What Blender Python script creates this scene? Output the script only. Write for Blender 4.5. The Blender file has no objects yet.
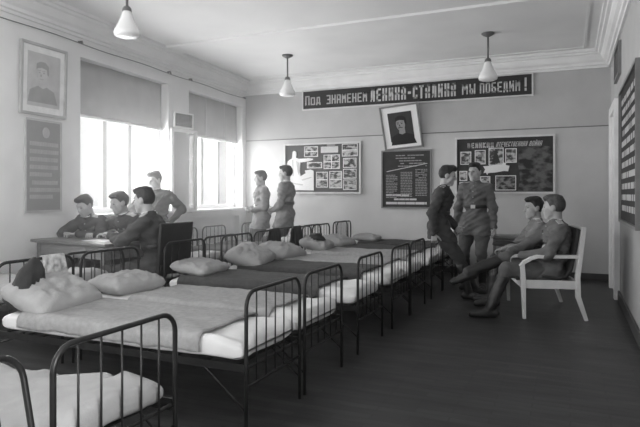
import bpy, bmesh, math, random
import numpy as np
from mathutils import Vector, Matrix, noise
C = bpy.context.scene.collection
PI = math.pi
random.seed(5)

# ------------------------------------------------------------------ camera, light, exposure
sc = bpy.context.scene
YAW = math.atan(250 / 570)
cam = bpy.data.cameras.new('camera')
co = bpy.data.objects.new('camera', cam); C.objects.link(co)
cam.sensor_width = 36; cam.lens = 36 * 570 / 640; cam.shift_y = -19.5 / 640
cam.clip_start = .05
co.location = (0, 0, 1.28); co.rotation_euler = (PI / 2, 0, YAW)
sc.camera = co
vs = sc.view_settings
vs.view_transform = 'Standard'; vs.look = 'None'; vs.gamma = 1; vs.use_curve_mapping = False
vs.exposure = 0.55

world = bpy.data.worlds.new('sky'); sc.world = world; world.use_nodes = True
bg = world.node_tree.nodes['Background']
bg.inputs[0].default_value = (.9, .9, .9, 1); bg.inputs[1].default_value = 1.0

# added haze volume, thicker towards the windows, standing in for lens halation
nt = world.node_tree
hv = nt.nodes.new('ShaderNodeVolumeScatter'); hv.inputs['Anisotropy'].default_value = .6
ge = nt.nodes.new('ShaderNodeNewGeometry'); sx = nt.nodes.new('ShaderNodeSeparateXYZ'); mr = nt.nodes.new('ShaderNodeMapRange'); mr.interpolation_type = 'SMOOTHSTEP'
nt.links.new(ge.outputs['Position'], sx.inputs[0]); nt.links.new(sx.outputs['X'], mr.inputs['Value'])
mr.inputs['From Min'].default_value = -5.3; mr.inputs['From Max'].default_value = -2.2; mr.inputs['To Min'].default_value = .10; mr.inputs['To Max'].default_value = .002
nt.links.new(mr.outputs['Result'], hv.inputs['Density']); nt.links.new(hv.outputs[0], nt.nodes['World Output'].inputs['Volume'])

# left wall frame: local x = along the wall from the far corner towards the camera, y = into the room
WL = Matrix(((.0653, .9979, 0, -5.67), (-.9979, .0653, 0, 9.40), (0, 0, 1, 0), (0, 0, 0, 1)))
BACK = 9.40; RIGHT = .549; REAR = -3.2; CEIL = 3.40; THICK = .32

def area(name, loc, rot, sx, sy, power, spread=PI):
    l = bpy.data.lights.new(name, 'AREA'); l.shape = 'RECTANGLE'; l.size = sx; l.size_y = sy; l.energy = power; l.spread = spread
    o = bpy.data.objects.new(name, l); C.objects.link(o); o.matrix_world = Matrix.Translation(loc) @ rot.to_4x4()
    return o
LEFT_WINDOWS = ((.15, 1.95), (2.5, 4.29), (5.75, 7.55), (8.6, 10.4))
WIN_Z = (1.05, 2.93)
# daylight standing outside each window of the left wall (the opening below the blackout blind)
for i, (a, b) in enumerate(LEFT_WINDOWS):
    m = WL @ Matrix.Translation(((a + b) / 2, -.62, 1.75)) @ Matrix.Rotation(-PI / 2, 4, 'X')
    # area lights shine along local -Z: turn it towards the room
    rot = (WL.to_3x3() @ Matrix(((1, 0, 0), (0, 0, -1), (0, 1, 0))))
    area('window_daylight', m.translation, rot, 2.3, 1.9, (160, 170, 130, 90)[i])
# daylight outside the window in the right wall behind the camera
area('right_window_daylight', Vector((RIGHT + .5, -.35, 1.75)), Matrix(((0, 0, 1), (1, 0, 0), (0, 1, 0))), 1.0, 1.2, 185)
# daylight outside the window in the rear wall
area('rear_window_daylight', Vector((-2.9, REAR - .5, 1.8)), Matrix(((1, 0, 0), (0, 0, -1), (0, 1, 0))), 1.6, 1.4, 125)

# ------------------------------------------------------------------ materials (greys, as in the black and white photograph)
MATS = {}
def mat(name, g, rough=.6, var=.12, scale=8, bump=0, bscale=60, spec=.4, metal=0, stretch=None, kind=None):
    if name in MATS: return MATS[name]
    m = bpy.data.materials.new(name); m.use_nodes = True
    nt = m.node_tree; b = nt.nodes['Principled BSDF']
    b.inputs['Roughness'].default_value = rough; b.inputs['Metallic'].default_value = metal
    b.inputs['Specular IOR Level'].default_value = spec
    tc = nt.nodes.new('ShaderNodeTexCoord'); vec = tc.outputs['Object']
    if stretch:
        mp = nt.nodes.new('ShaderNodeMapping'); mp.inputs['Scale'].default_value = stretch
        nt.links.new(vec, mp.inputs['Vector']); vec = mp.outputs['Vector']
    nz = nt.nodes.new('ShaderNodeTexNoise'); nz.inputs['Scale'].default_value = scale; nz.inputs['Detail'].default_value = 4
    nt.links.new(vec, nz.inputs['Vector'])
    cr = nt.nodes.new('ShaderNodeValToRGB')
    lo, hi = g * (1 - var), min(1, g * (1 + var))
    cr.color_ramp.elements[0].position = .3; cr.color_ramp.elements[1].position = .7
    cr.color_ramp.elements[0].color = (lo, lo, lo, 1); cr.color_ramp.elements[1].color = (hi, hi, hi, 1)
    nt.links.new(nz.outputs['Fac'], cr.inputs['Fac']); nt.links.new(cr.outputs['Color'], b.inputs['Base Color'])
    if bump:
        n2 = nt.nodes.new('ShaderNodeTexNoise'); n2.inputs['Scale'].default_value = bscale; n2.inputs['Detail'].default_value = 3
        nt.links.new(vec, n2.inputs['Vector'])
        bp = nt.nodes.new('ShaderNodeBump'); bp.inputs['Strength'].default_value = bump; bp.inputs['Distance'].default_value = .01
        nt.links.new(n2.outputs['Fac'], bp.inputs['Height']); nt.links.new(bp.outputs['Normal'], b.inputs['Normal'])
    MATS[name] = m
    return m

def floor_mat():
    m = bpy.data.materials.new('dark_floor_boards'); m.use_nodes = True; nt = m.node_tree
    b = nt.nodes['Principled BSDF']; b.inputs['Roughness'].default_value = .42; b.inputs['Specular IOR Level'].default_value = .35
    tc = nt.nodes.new('ShaderNodeTexCoord')
    br = nt.nodes.new('ShaderNodeTexBrick'); br.offset = .5; br.inputs['Scale'].default_value = 1
    br.inputs['Brick Width'].default_value = .42; br.inputs['Row Height'].default_value = .07; br.inputs['Mortar Size'].default_value = .0025
    br.inputs['Color1'].default_value = (.042,) * 3 + (1,); br.inputs['Color2'].default_value = (.06,) * 3 + (1,); br.inputs['Mortar'].default_value = (.018,) * 3 + (1,)
    nt.links.new(tc.outputs['Object'], br.inputs['Vector'])
    nz = nt.nodes.new('ShaderNodeTexNoise'); nz.inputs['Scale'].default_value = 2.2; nz.inputs['Detail'].default_value = 6
    mp = nt.nodes.new('ShaderNodeMapping'); mp.inputs['Scale'].default_value = (1, 5, 1)
    nt.links.new(tc.outputs['Object'], mp.inputs['Vector']); nt.links.new(mp.outputs['Vector'], nz.inputs['Vector'])
    mx = nt.nodes.new('ShaderNodeMixRGB'); mx.blend_type = 'MULTIPLY'; mx.inputs['Fac'].default_value = .75
    cr = nt.nodes.new('ShaderNodeValToRGB'); cr.color_ramp.elements[0].position = .3; cr.color_ramp.elements[1].position = .75
    cr.color_ramp.elements[0].color = (.45, .45, .45, 1); cr.color_ramp.elements[1].color = (1.3, 1.3, 1.3, 1)
    nt.links.new(nz.outputs['Fac'], cr.inputs['Fac'])
    nt.links.new(br.outputs['Color'], mx.inputs['Color1']); nt.links.new(cr.outputs['Color'], mx.inputs['Color2'])
    nt.links.new(mx.outputs['Color'], b.inputs['Base Color'])
    bp = nt.nodes.new('ShaderNodeBump'); bp.inputs['Strength'].default_value = .25; bp.inputs['Distance'].default_value = .004
    nt.links.new(br.outputs['Fac'], bp.inputs['Height']); bp.invert = True
    nt.links.new(bp.outputs['Normal'], b.inputs['Normal'])
    return m

def glass_mat(name, gloss=.08, dim=1.0):
    m = bpy.data.materials.new(name); m.use_nodes = True; nt = m.node_tree; nt.nodes.clear()
    o = nt.nodes.new('ShaderNodeOutputMaterial'); mx = nt.nodes.new('ShaderNodeMixShader'); mx.inputs[0].default_value = gloss
    t = nt.nodes.new('ShaderNodeBsdfTransparent'); t.inputs[0].default_value = (dim, dim, dim, 1)
    g = nt.nodes.new('ShaderNodeBsdfGlossy'); g.inputs['Roughness'].default_value = .05
    nt.links.new(t.outputs[0], mx.inputs[1]); nt.links.new(g.outputs[0], mx.inputs[2]); nt.links.new(mx.outputs[0], o.inputs[0])
    return m

def print_mat(name, dark, light, scale):
    """a halftone picture: blotchy tones of a printed photograph"""
    m = bpy.data.materials.new(name); m.use_nodes = True; nt = m.node_tree; b = nt.nodes['Principled BSDF']
    b.inputs['Roughness'].default_value = .6; b.inputs['Specular IOR Level'].default_value = .2
    tc = nt.nodes.new('ShaderNodeTexCoord'); nz = nt.nodes.new('ShaderNodeTexNoise'); nz.inputs['Scale'].default_value = scale; nz.inputs['Detail'].default_value = 5
    cr = nt.nodes.new('ShaderNodeValToRGB'); cr.color_ramp.elements[0].position = .42; cr.color_ramp.elements[1].position = .6
    cr.color_ramp.elements[0].color = (dark,) * 3 + (1,); cr.color_ramp.elements[1].color = (light,) * 3 + (1,)
    oi = nt.nodes.new('ShaderNodeObjectInfo'); va = nt.nodes.new('ShaderNodeVectorMath'); va.operation = 'MULTIPLY_ADD'
    va.inputs[1].default_value = (1, 1, 1.6); nt.links.new(tc.outputs['Object'], va.inputs[0]); nt.links.new(oi.outputs['Location'], va.inputs[2])
    nt.links.new(va.outputs[0], nz.inputs['Vector']); nt.links.new(nz.outputs['Fac'], cr.inputs['Fac']); nt.links.new(cr.outputs['Color'], b.inputs['Base Color'])
    return m

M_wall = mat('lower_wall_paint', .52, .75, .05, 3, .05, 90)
M_upper = mat('upper_wall_paint', .47, .8, .05, 3, .05, 90)
M_ceil = mat('ceiling_whitewash', .82, .85, .04, 1.5)
M_plaster = mat('white_plaster', .8, .75, .04, 4)
M_floor = floor_mat()
M_wood_white = mat('white_painted_wood', .78, .45, .06, 6)
M_sash_paint = mat('window_bar_paint', .34, .5, .05, 6)
M_iron = mat('dark_painted_iron', .014, .34, .3, 20, spec=.35)
M_rod = mat('worn_iron_rod', .016, .45, .3, 20, spec=.3)
M_sheet = mat('white_sheet', .6, .85, .05, 7, .25, 40)
M_ticking = mat('pale_mattress_cloth', .36, .9, .08, 9, .25, 50)
M_lowsheet = mat('grey_sheet', .32, .9, .06, 9, .25, 50)
M_blanket = mat('light_grey_wool', .29, .95, .12, 30, .5, 160)
M_dblanket = mat('dark_grey_wool', .06, .95, .15, 30, .5, 160)
M_pillow = mat('pillow_linen', .33, .85, .06, 10, .3, 60)
M_tunic = mat('khaki_tunic_cloth', .12, .85, .14, 14, .25, 120)
M_tunic_l = mat('faded_khaki_tunic_cloth', .2, .85, .12, 14, .25, 120)
M_tunic_d = mat('dark_khaki_tunic_cloth', .05, .85, .14, 14, .25, 120)
M_breech = mat('dark_breeches_cloth', .05, .9, .15, 16, .2, 120)
M_breech_m = mat('khaki_breeches_cloth', .1, .9, .15, 16, .2, 120)
M_boot = mat('black_boot_leather', .022, .42, .3, 10, .1, 60, spec=.5)
M_boot_d = mat('dusty_boot_leather', .14, .5, .25, 10, .1, 60)
M_skin = mat('skin', .38, .55, .06, 12, spec=.4)
M_hair = mat('dark_hair', .018, .5, .5, 60, .4, 150)
M_hair_l = mat('brown_hair', .06, .5, .4, 60, .4, 150)
M_belt = mat('brown_belt_leather', .035, .4, .2, 12)
M_brass = mat('pale_brass', .55, .35, .05, 5, metal=.6)
M_white_band = mat('white_collar_liner', .75, .8, .03, 5)
M_eye = mat('dark_eye', .02, .3, .1, 5)
M_lip = mat('lip', .2, .6, .05, 5)
M_board = mat('worn_silver_braid', .42, .6, .1, 20)
M_table = mat('varnished_table_wood', .12, .35, .25, 6, stretch=(1, 8, 8))
M_chair_leather = mat('dark_leatherette', .02, .45, .2, 10)
M_settee = mat('worn_cream_paint', .62, .5, .06, 9)
M_cushion = mat('dark_cushion_cloth', .03, .9, .2, 12)
M_dark = mat('dark_banner_cloth', .028, .7, .15, 8)
M_letter = mat('pale_lettering_paint', .55, .7, .05, 8)
M_letter_d = mat('grey_lettering_paint', .3, .7, .1, 8)
M_frame_w = mat('pale_frame_wood', .6, .5, .06, 8)
M_frame_m = mat('mid_frame_wood', .2, .5, .1, 8)
M_paper = mat('white_paper', .75, .8, .03, 5)
M_boardgrey = mat('grey_board_cloth', .1, .85, .1, 10)
M_boarddark = mat('dark_board_cloth', .042, .85, .15, 10)
M_posterdark = mat('dark_poster_paper', .06, .7, .1, 8)
M_postergrey = mat('grey_poster_paper', .26, .7, .06, 8)
M_print = print_mat('printed_picture', .06, .5, 15)
M_print2 = print_mat('dark_printed_picture', .03, .25, 14)
M_print3 = print_mat('collage_print', .025, .13, 7)
M_shade_cloth = mat('grey_blackout_cloth', .42, .9, .06, 5)
M_opal = mat('opal_glass', .8, .25, .02, 4, spec=.5)
M_bag = mat('dark_canvas', .025, .8, .3, 10, .3, 60)
M_towel = mat('striped_towel_cloth', .42, .9, .5, 24, .2, 60)
M_glass = glass_mat('window_glass', .05)
M_glass_d = glass_mat('open_sash_glass', .12, .75); M_glass_v = glass_mat('vent_sash_glass', .1, .45)

# ------------------------------------------------------------------ mesh helpers
class MB:
    def __init__(s): s.bm = bmesh.new()
    def face(s, pts):
        return s.bm.faces.new([s.bm.verts.new(p) for p in pts])
    def hexa(s, P):
        v = [s.bm.verts.new(p) for p in P]
        for q in ((0, 3, 2, 1), (4, 5, 6, 7), (0, 1, 5, 4), (1, 2, 6, 5), (2, 3, 7, 6), (3, 0, 4, 7)):
            s.bm.faces.new([v[i] for i in q])
        return s
    def box(s, x0, x1, y0, y1, z0, z1):
        return s.hexa(((x0, y0, z0), (x1, y0, z0), (x1, y1, z0), (x0, y1, z0), (x0, y0, z1), (x1, y0, z1), (x1, y1, z1), (x0, y1, z1)))
    def obox(s, M, sx, sy, sz):
        P = [M @ Vector((x * sx / 2, y * sy / 2, z * sz / 2)) for z in (-1, 1) for x, y in ((-1, -1), (1, -1), (1, 1), (-1, 1))]
        return s.hexa(P)
    def bar(s, a, b, w, d, up=(0, 0, 1), w2=None, d2=None):
        """tapered rectangular bar from a to b"""
        a, b = Vector(a), Vector(b); t = (b - a).normalized(); u = Vector(up); x = u.cross(t)
        if x.length < 1e-4: x = Vector((1, 0, 0)).cross(t)
        x.normalize(); y = t.cross(x); w2 = w2 or w; d2 = d2 or d
        P = [c + x * (i * ww / 2) + y * (j * dd / 2) for c, ww, dd in ((a, w, d), (b, w2, d2)) for i, j in ((-1, -1), (1, -1), (1, 1), (-1, 1))]
        return s.hexa(P)
    def tube(s, pts, r, n=8, r2=None):
        pts = [Vector(p) for p in pts]; rings = []; prev = None
        for i, p in enumerate(pts):
            t = (pts[min(i + 1, len(pts) - 1)] - pts[max(i - 1, 0)]).normalized()
            if prev is None:
                x = t.orthogonal().normalized()
            else:
                x = (prev - t * prev.dot(t)).normalized()
            prev = x; y = t.cross(x)
            rr = r if r2 is None else r + (r2 - r) * i / (len(pts) - 1)
            rings.append([s.bm.verts.new(p + (x * math.cos(2 * PI * k / n) + y * math.sin(2 * PI * k / n)) * rr) for k in range(n)])
        for a, b in zip(rings, rings[1:]):
            for k in range(n):
                s.bm.faces.new((a[k], a[(k + 1) % n], b[(k + 1) % n], b[k]))
        s.bm.faces.new(rings[0][::-1]); s.bm.faces.new(rings[-1])
        return s
    def lathe(s, prof, c, n=20):
        c = Vector(c); rings = []
        for r, z in prof:
            rings.append([s.bm.verts.new(c + Vector((r * math.cos(2 * PI * k / n), r * math.sin(2 * PI * k / n), z))) for k in range(n)])
        for a, b in zip(rings, rings[1:]):
            for k in range(n):
                s.bm.faces.new((a[k], a[(k + 1) % n], b[(k + 1) % n], b[k]))
        s.bm.faces.new(rings[0][::-1]); s.bm.faces.new(rings[-1])
        return s
    def prism(s, poly, f0, f1):
        """closed 2-D outline put through two maps (front, back)"""
        A = [s.bm.verts.new(f0(*p)) for p in poly]; B = [s.bm.verts.new(f1(*p)) for p in poly]
        n = len(poly); s.bm.faces.new(A); s.bm.faces.new(B[::-1])
        for i in range(n): s.bm.faces.new((A[i], B[i], B[(i + 1) % n], A[(i + 1) % n]))
        return s
    def grid(s, pts):
        V = [[s.bm.verts.new(p) for p in row] for row in pts]
        for i in range(len(V) - 1):
            for j in range(len(V[0]) - 1):
                s.bm.faces.new((V[i][j], V[i + 1][j], V[i + 1][j + 1], V[i][j + 1]))
        return s
    def mesh(s, name, m, smooth=False):
        bmesh.ops.recalc_face_normals(s.bm, faces=s.bm.faces)
        me = bpy.data.meshes.new(name); s.bm.to_mesh(me); s.bm.free()
        me.materials.append(m)
        if smooth: me.polygons.foreach_set('use_smooth', [True] * len(me.polygons))
        return me
    def build(s, name, m, parent=None, smooth=False, bevel=0, M=None):
        me = s.mesh(name, m, smooth)
        return link(name, me, parent, bevel, M)

def link(name, me, parent=None, bevel=0, M=None):
    o = bpy.data.objects.new(name, me); C.objects.link(o)
    if parent is not None: o.parent = parent
    if M is not None: o.matrix_world = M
    if bevel:
        b = o.modifiers.new('bevel', 'BEVEL'); b.width = bevel; b.segments = 2; b.limit_method = 'ANGLE'
    return o
def tag(o, label=None, cat=None, group=None, kind=None):
    if label: o['label'] = label
    if cat: o['category'] = cat
    if group: o['group'] = group
    if kind: o['kind'] = kind
    return o
def thing(name, label, cat, loc=(0, 0, 0), rz=0, group=None):
    o = bpy.data.objects.new(name, None); C.objects.link(o); o.empty_display_size = .1
    o.location = loc; o.rotation_euler = (0, 0, rz)
    return tag(o, label, cat, group)
def struct(o): o['kind'] = 'structure'; return o
def fbm(x, y, z): return noise.fractal(Vector((x, y, z)), 1.0, 2.0, 3)

# ------------------------------------------------------------------ room shell
struct(MB().box(-7, RIGHT + .35, REAR - .35, BACK + .3, -.12, 0).build('floor', M_floor))
struct(MB().box(-7, RIGHT + .35, REAR - .35, BACK + .3, CEIL, CEIL + .12).build('ceiling', M_ceil))
DADO = 2.29
def wall_pieces(name, pieces, lower=None):
    """lower paint and upper paint live in one wall: two meshes, upper one a child"""
    lo, up = MB(), MB()
    for x0, x1, y0, y1, z0, z1 in pieces:
        if z0 < DADO: lo.box(x0, x1, y0, y1, z0, min(z1, DADO))
        if z1 > DADO: up.box(x0, x1, y0, y1, max(z0, DADO), z1)
    w = struct(lo.build(name, lower or M_wall))
    u = up.build('upper_paint', M_upper, w)
    return w
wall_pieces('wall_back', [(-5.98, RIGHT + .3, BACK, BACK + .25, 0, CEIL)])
# right wall with a window behind the camera
rw = (-1.0, .3, 1.05, 2.5)
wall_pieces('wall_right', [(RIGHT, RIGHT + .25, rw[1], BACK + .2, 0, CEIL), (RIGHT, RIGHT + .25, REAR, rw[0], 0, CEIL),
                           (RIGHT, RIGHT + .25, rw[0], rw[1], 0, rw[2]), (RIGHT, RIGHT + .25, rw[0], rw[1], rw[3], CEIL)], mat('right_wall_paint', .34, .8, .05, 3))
rr = (-3.7, -2.1, 1.05, 2.6)
wall_pieces('wall_rear', [(-6.5, rr[0], REAR - .25, REAR, 0, CEIL), (rr[1], RIGHT + .25, REAR - .25, REAR, 0, CEIL),
                          (rr[0], rr[1], REAR - .25, REAR, 0, rr[2]), (rr[0], rr[1], REAR - .25, REAR, rr[3], CEIL)])
# left wall, local frame, with four window openings and a shallow niche under each sill
pcs = []
edge = [-.05] + [v for ab in LEFT_WINDOWS for v in ab] + [13.2]
for a, b in zip(edge[0::2], edge[1::2]): pcs.append((a, b, -THICK, 0, 0, CEIL))
for a, b in LEFT_WINDOWS:
    pcs.append((a, b, -THICK, 0, WIN_Z[1], CEIL))
    pcs.append((a, b, -THICK, -.1, 0, 1.0))
    pcs.append((a, a + .12, -.1, 0, 0, 1.0)); pcs.append((b - .12, b, -.1, 0, 0, 1.0)); pcs.append((a + .12, b - .12, -.1, 0, .88, 1.0))
wl = MB()
for p in pcs: wl.box(*p)
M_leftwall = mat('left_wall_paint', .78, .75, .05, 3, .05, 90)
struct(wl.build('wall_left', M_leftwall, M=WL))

# cornice: stepped profile swept along the three walls (distance from wall, height)
prof = [(0, 3.15), (.03, 3.15), (.035, 3.18), (.06, 3.19), (.065, 3.225), (.10, 3.25), (.13, 3.30), (.135, 3.325), (.17, 3.335), (.18, 3.36), (.21, 3.365), (.215, CEIL), (0, CEIL)]
def cornice(name, A, B, n):
    A, B, n = Vector(A), Vector(B), Vector(n)
    return struct(MB().prism(prof, lambda d, z: A + n * d + Vector((0, 0, z)), lambda d, z: B + n * d + Vector((0, 0, z))).build(name, M_plaster))
cornice('trim_1', (-5.75, BACK, 0), (RIGHT, BACK, 0), (0, -1, 0))
cornice('trim_2', (RIGHT, BACK, 0), (RIGHT, REAR, 0), (-1, 0, 0))
p0, p1 = WL @ Vector((-.05, 0, 0)), WL @ Vector((12.6, 0, 0))
cornice('trim_3', p0, p1, (.9979, .0653, 0))
# thin raised band on the ceiling round the room and shallow ceiling mouldings
cb = MB()
cb.box(-5.3, RIGHT - .34, BACK - .37, BACK - .34, CEIL - .012, CEIL); cb.box(RIGHT - .37, RIGHT - .34, REAR, BACK - .34, CEIL - .012, CEIL)
struct(cb.build('trim_4', M_plaster))
struct(MB().box(-5.6, RIGHT, 6.55, 6.95, CEIL - .03, CEIL).build('trim_5', M_ceil))
# dark painted line at the dado height and the skirting boards
struct(MB().box(-5.66, RIGHT, BACK - .006, BACK, DADO - .008, DADO + .008).build('trim_6', mat('dado_line_paint', .16, .7)))
struct(MB().box(-5.66, RIGHT, BACK - .025, BACK, 0, .1).build('baseboard_back', mat('skirting_paint', .07, .5), bevel=.006))
struct(MB().box(RIGHT - .025, RIGHT, REAR, 7.72, 0, .12).build('baseboard_right', MATS['skirting_paint'], bevel=.006))
struct(MB().box(.0, 12.5, 0, .025, 0, .1).build('baseboard_left', MATS['skirting_paint'], bevel=.006, M=WL))
# door in the right wall, with casing
d = struct(MB().box(RIGHT - .02, RIGHT + .01, 7.86, 8.68, 0, 2.32).build('door_1', M_wood_white, bevel=.004))
cs = MB(); cs.box(RIGHT - .06, RIGHT + .01, 7.74, 7.86, 0, 2.44); cs.box(RIGHT - .06, RIGHT + .01, 8.68, 8.8, 0, 2.44); cs.box(RIGHT - .06, RIGHT + .01, 7.86, 8.68, 2.32, 2.44)
cs.build('door_casing', M_wood_white, d, bevel=.005)
for z0, z1 in ((.15, .95), (1.1, 2.2)):
    MB().box(RIGHT - .032, RIGHT - .018, 7.98, 8.56, z0, z1).build('door_panel', M_wood_white, d, bevel=.006)

# windows of the left wall
def window(name, a, b, M, mull, handle_side=None, open_last=False):
    y = -.2; zb, zt = WIN_Z
    fr = MB(); w = .055
    fr.box(a, b, y - .04, y + .04, zb - .05, zb + w); fr.box(a, b, y - .04, y + .04, zt - w, zt)
    fr.box(a, a + w, y - .04, y + .04, zb, zt); fr.box(b - w, b, y - .04, y + .04, zb, zt)
    o = struct(fr.build(name, M_wood_white, M=M, bevel=.004))
    for s in mull: MB().box(s - .036, s + .036, y - .035, y + .03, zb, zt).build('mullion', M_sash_paint, o, bevel=.004)
    MB().box(a + w, b - w, y - .03, y + .03, 2.3, 2.36).build('transom', M_wood_white, o, bevel=.004)
    xs = [a + w] + list(mull) + [b - w]
    for x0, x1 in zip(xs, xs[1:]):
        MB().box(x0 + .02, x1 - .02, y - .006, y - .002, zb + w, zt - w).build('pane', M_glass, o)
    MB().box(a - .06, b + .06, -.2, .1, .985, 1.03).build('sill', M_wood_white, o, bevel=.008)
    return o
win2 = window('window_1', *LEFT_WINDOWS[0], WL, (.73, 1.28))
win1 = window('window_2', *LEFT_WINDOWS[1], WL, (3.17, 3.67))
window('window_3', *LEFT_WINDOWS[2], WL, (6.4, 6.95))
window('window_4', *LEFT_WINDOWS[3], WL, (9.2, 9.8))
def plain_window(name, M, w, h):
    fr = MB(); t = .06
    fr.box(-w / 2, w / 2, -.03, .03, 0, t); fr.box(-w / 2, w / 2, -.03, .03, h - t, h)
    for x in (-w / 2, -t / 2, w / 2 - t): fr.box(x, x + t, -.03, .03, 0, h)
    o = struct(fr.build(name, M_wood_white, M=M)); MB().box(-w / 2, w / 2, -.003, .003, 0, h).build('pane', M_glass, o)
plain_window('window_5', Matrix.Translation((RIGHT + .15, (rw[0] + rw[1]) / 2, rw[2])) @ Matrix.Rotation(PI / 2, 4, 'Z'), rw[1] - rw[0], rw[3] - rw[2])
plain_window('window_6', Matrix.Translation(((rr[0] + rr[1]) / 2, REAR - .12, rr[2])), rr[1] - rr[0], rr[3] - rr[2])
# the casement of the near window that stands folded back against the pier, with its small vent sash above
def sash(parent, name, s0, s1, z0, z1, ang, stile=.045, gm=None):
    W = s1 - s0
    M = WL @ Matrix.Translation((s1, .03, 0)) @ Matrix.Rotation(ang, 4, 'Z')
    f = MB()
    f.box(-W, 0, 0, .035, z0, z0 + stile); f.box(-W, 0, 0, .035, z1 - stile, z1)
    f.box(-W, -W + stile, 0, .035, z0, z1); f.box(-stile, 0, 0, .035, z0, z1)
    if z1 - z0 > .6: pass
    o = f.build(name, M_wood_white, M=M, bevel=.003)
    o.parent = parent; o.matrix_parent_inverse = parent.matrix_world.inverted()
    g = MB().box(-W + stile, -stile, .014, .018, z0 + stile, z1 - stile).build('sash_pane', gm or M_glass_d, M=M)
    g.parent = o; g.matrix_parent_inverse = o.matrix_world.inverted()
    return o
bpy.context.view_layer.update()
sash(win1, 'open_casement', 1.98, 2.5, 1.0, 2.27, -.24, .05)
sash(win1, 'open_vent_sash', 2.02, 2.43, 2.29, 2.53, -.20, .022, M_glass_v)

# blackout blinds over the upper part of each visible window
def blind(i, label, seams):
    a, b = LEFT_WINDOWS[i]
    t = thing('blackout_blind', label, 'blind', WL @ Vector(((a + b) / 2, -.1, 2.9)), 0)
    M = WL @ Matrix.Translation((0, -.13, 0))
    rows = []
    n = 40
    for k in range(n + 1):
        s = a + .001 + (b - a - .002) * k / n
        rows.append([M @ Vector((s, .006 * math.sin(s * 9) + .004 * math.sin(s * 23), z)) for z in (2.24, 2.5, 2.75, 2.929)])
    o = MB().grid(rows).build('blind_cloth', M_shade_cloth, smooth=True); par(o, t)
    sm = o.modifiers.new('solidify', 'SOLIDIFY'); sm.thickness = .006
    o = MB().tube([M @ Vector((a + .01, .01, 2.25)), M @ Vector((b - .01, .01, 2.25))], .022, 10).build('bottom_roll', M_shade_cloth, smooth=True); par(o, t)
    for s in seams:
        o = MB().box(s - .006, s + .006, .012, .02, 2.27, 2.91).build('blind_seam', mat('blind_seam_cloth', .6, .9), M=M); par(o, t)
    return t
def par(o, t):
    bpy.context.view_layer.update()
    o.parent = t; o.matrix_parent_inverse = t.matrix_world.inverted()
blind(1, 'grey blackout blind across the top of the wide bright window beside the portrait', ())
blind(0, 'grey seamed blackout blind across the top of the window nearest the room corner', (.62, 1.25))
# wire under the cornice of the window wall, on small hooks
t = thing('curtain_wire', 'thin dark curtain wire strung on hooks under the cornice of window wall', 'wire', WL @ Vector((2.3, .03, 3.08)))
o = MB().tube([WL @ Vector((s, .035, 3.085 - .015 * math.sin(s * 2) ** 2)) for s in np.linspace(.06, 5.6, 40)], .006, 6).build('wire', mat('wire_metal', .06, .4)); par(o, t)
for s in (.12, 1.95, 2.52, 4.32):
    o = MB().tube([WL @ Vector((s, 0, 3.1)), WL @ Vector((s, .05, 3.1)), WL @ Vector((s, .055, 3.07))], .014, 8).build('hook', MATS['wire_metal']); par(o, t)

# ------------------------------------------------------------------ pendant lamps
def lamp(x, y, label):
    t = thing('pendant_lamp', label, 'lamp', (x, y, CEIL), 0, 'pendant lamps')
    L = link('canopy', lamp.c[0], t); link('lamp_rod', lamp.c[1], t); link('gallery', lamp.c[2], t); link('lamp_shade', lamp.c[3], t)
lamp.c = (MB().lathe([(.0, 0), (.085, 0), (.085, -.012), (.06, -.03), (.02, -.05), (.0, -.05)], (0, 0, 0)).mesh('canopy', mat('lamp_metal', .13, .4), True),
          MB().tube([(0, 0, -.04), (0, 0, -.36)], .012, 10).mesh('lamp_rod', MATS['lamp_metal'], True),
          MB().lathe([(.0, -.33), (.03, -.335), (.042, -.355), (.045, -.38), (.0, -.38)], (0, 0, 0)).mesh('gallery', MATS['lamp_metal'], True),
          MB().lathe([(.0, -.365), (.036, -.368), (.045, -.40), (.065, -.455), (.095, -.52), (.118, -.565), (.124, -.592), (.115, -.612), (.085, -.626), (.04, -.632), (.0, -.633)], (0, 0, 0), 28).mesh('lamp_shade', M_opal, True))
lamp(-3.95, 7.77, 'white glass pendant lamp hanging left of the long lettered banner')
lamp(-.99, 7.77, 'white glass pendant lamp hanging in front of the right part of the banner')
lamp(-3.87, 4.24, 'white glass pendant lamp hanging near the windows, closest to the camera')

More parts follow.
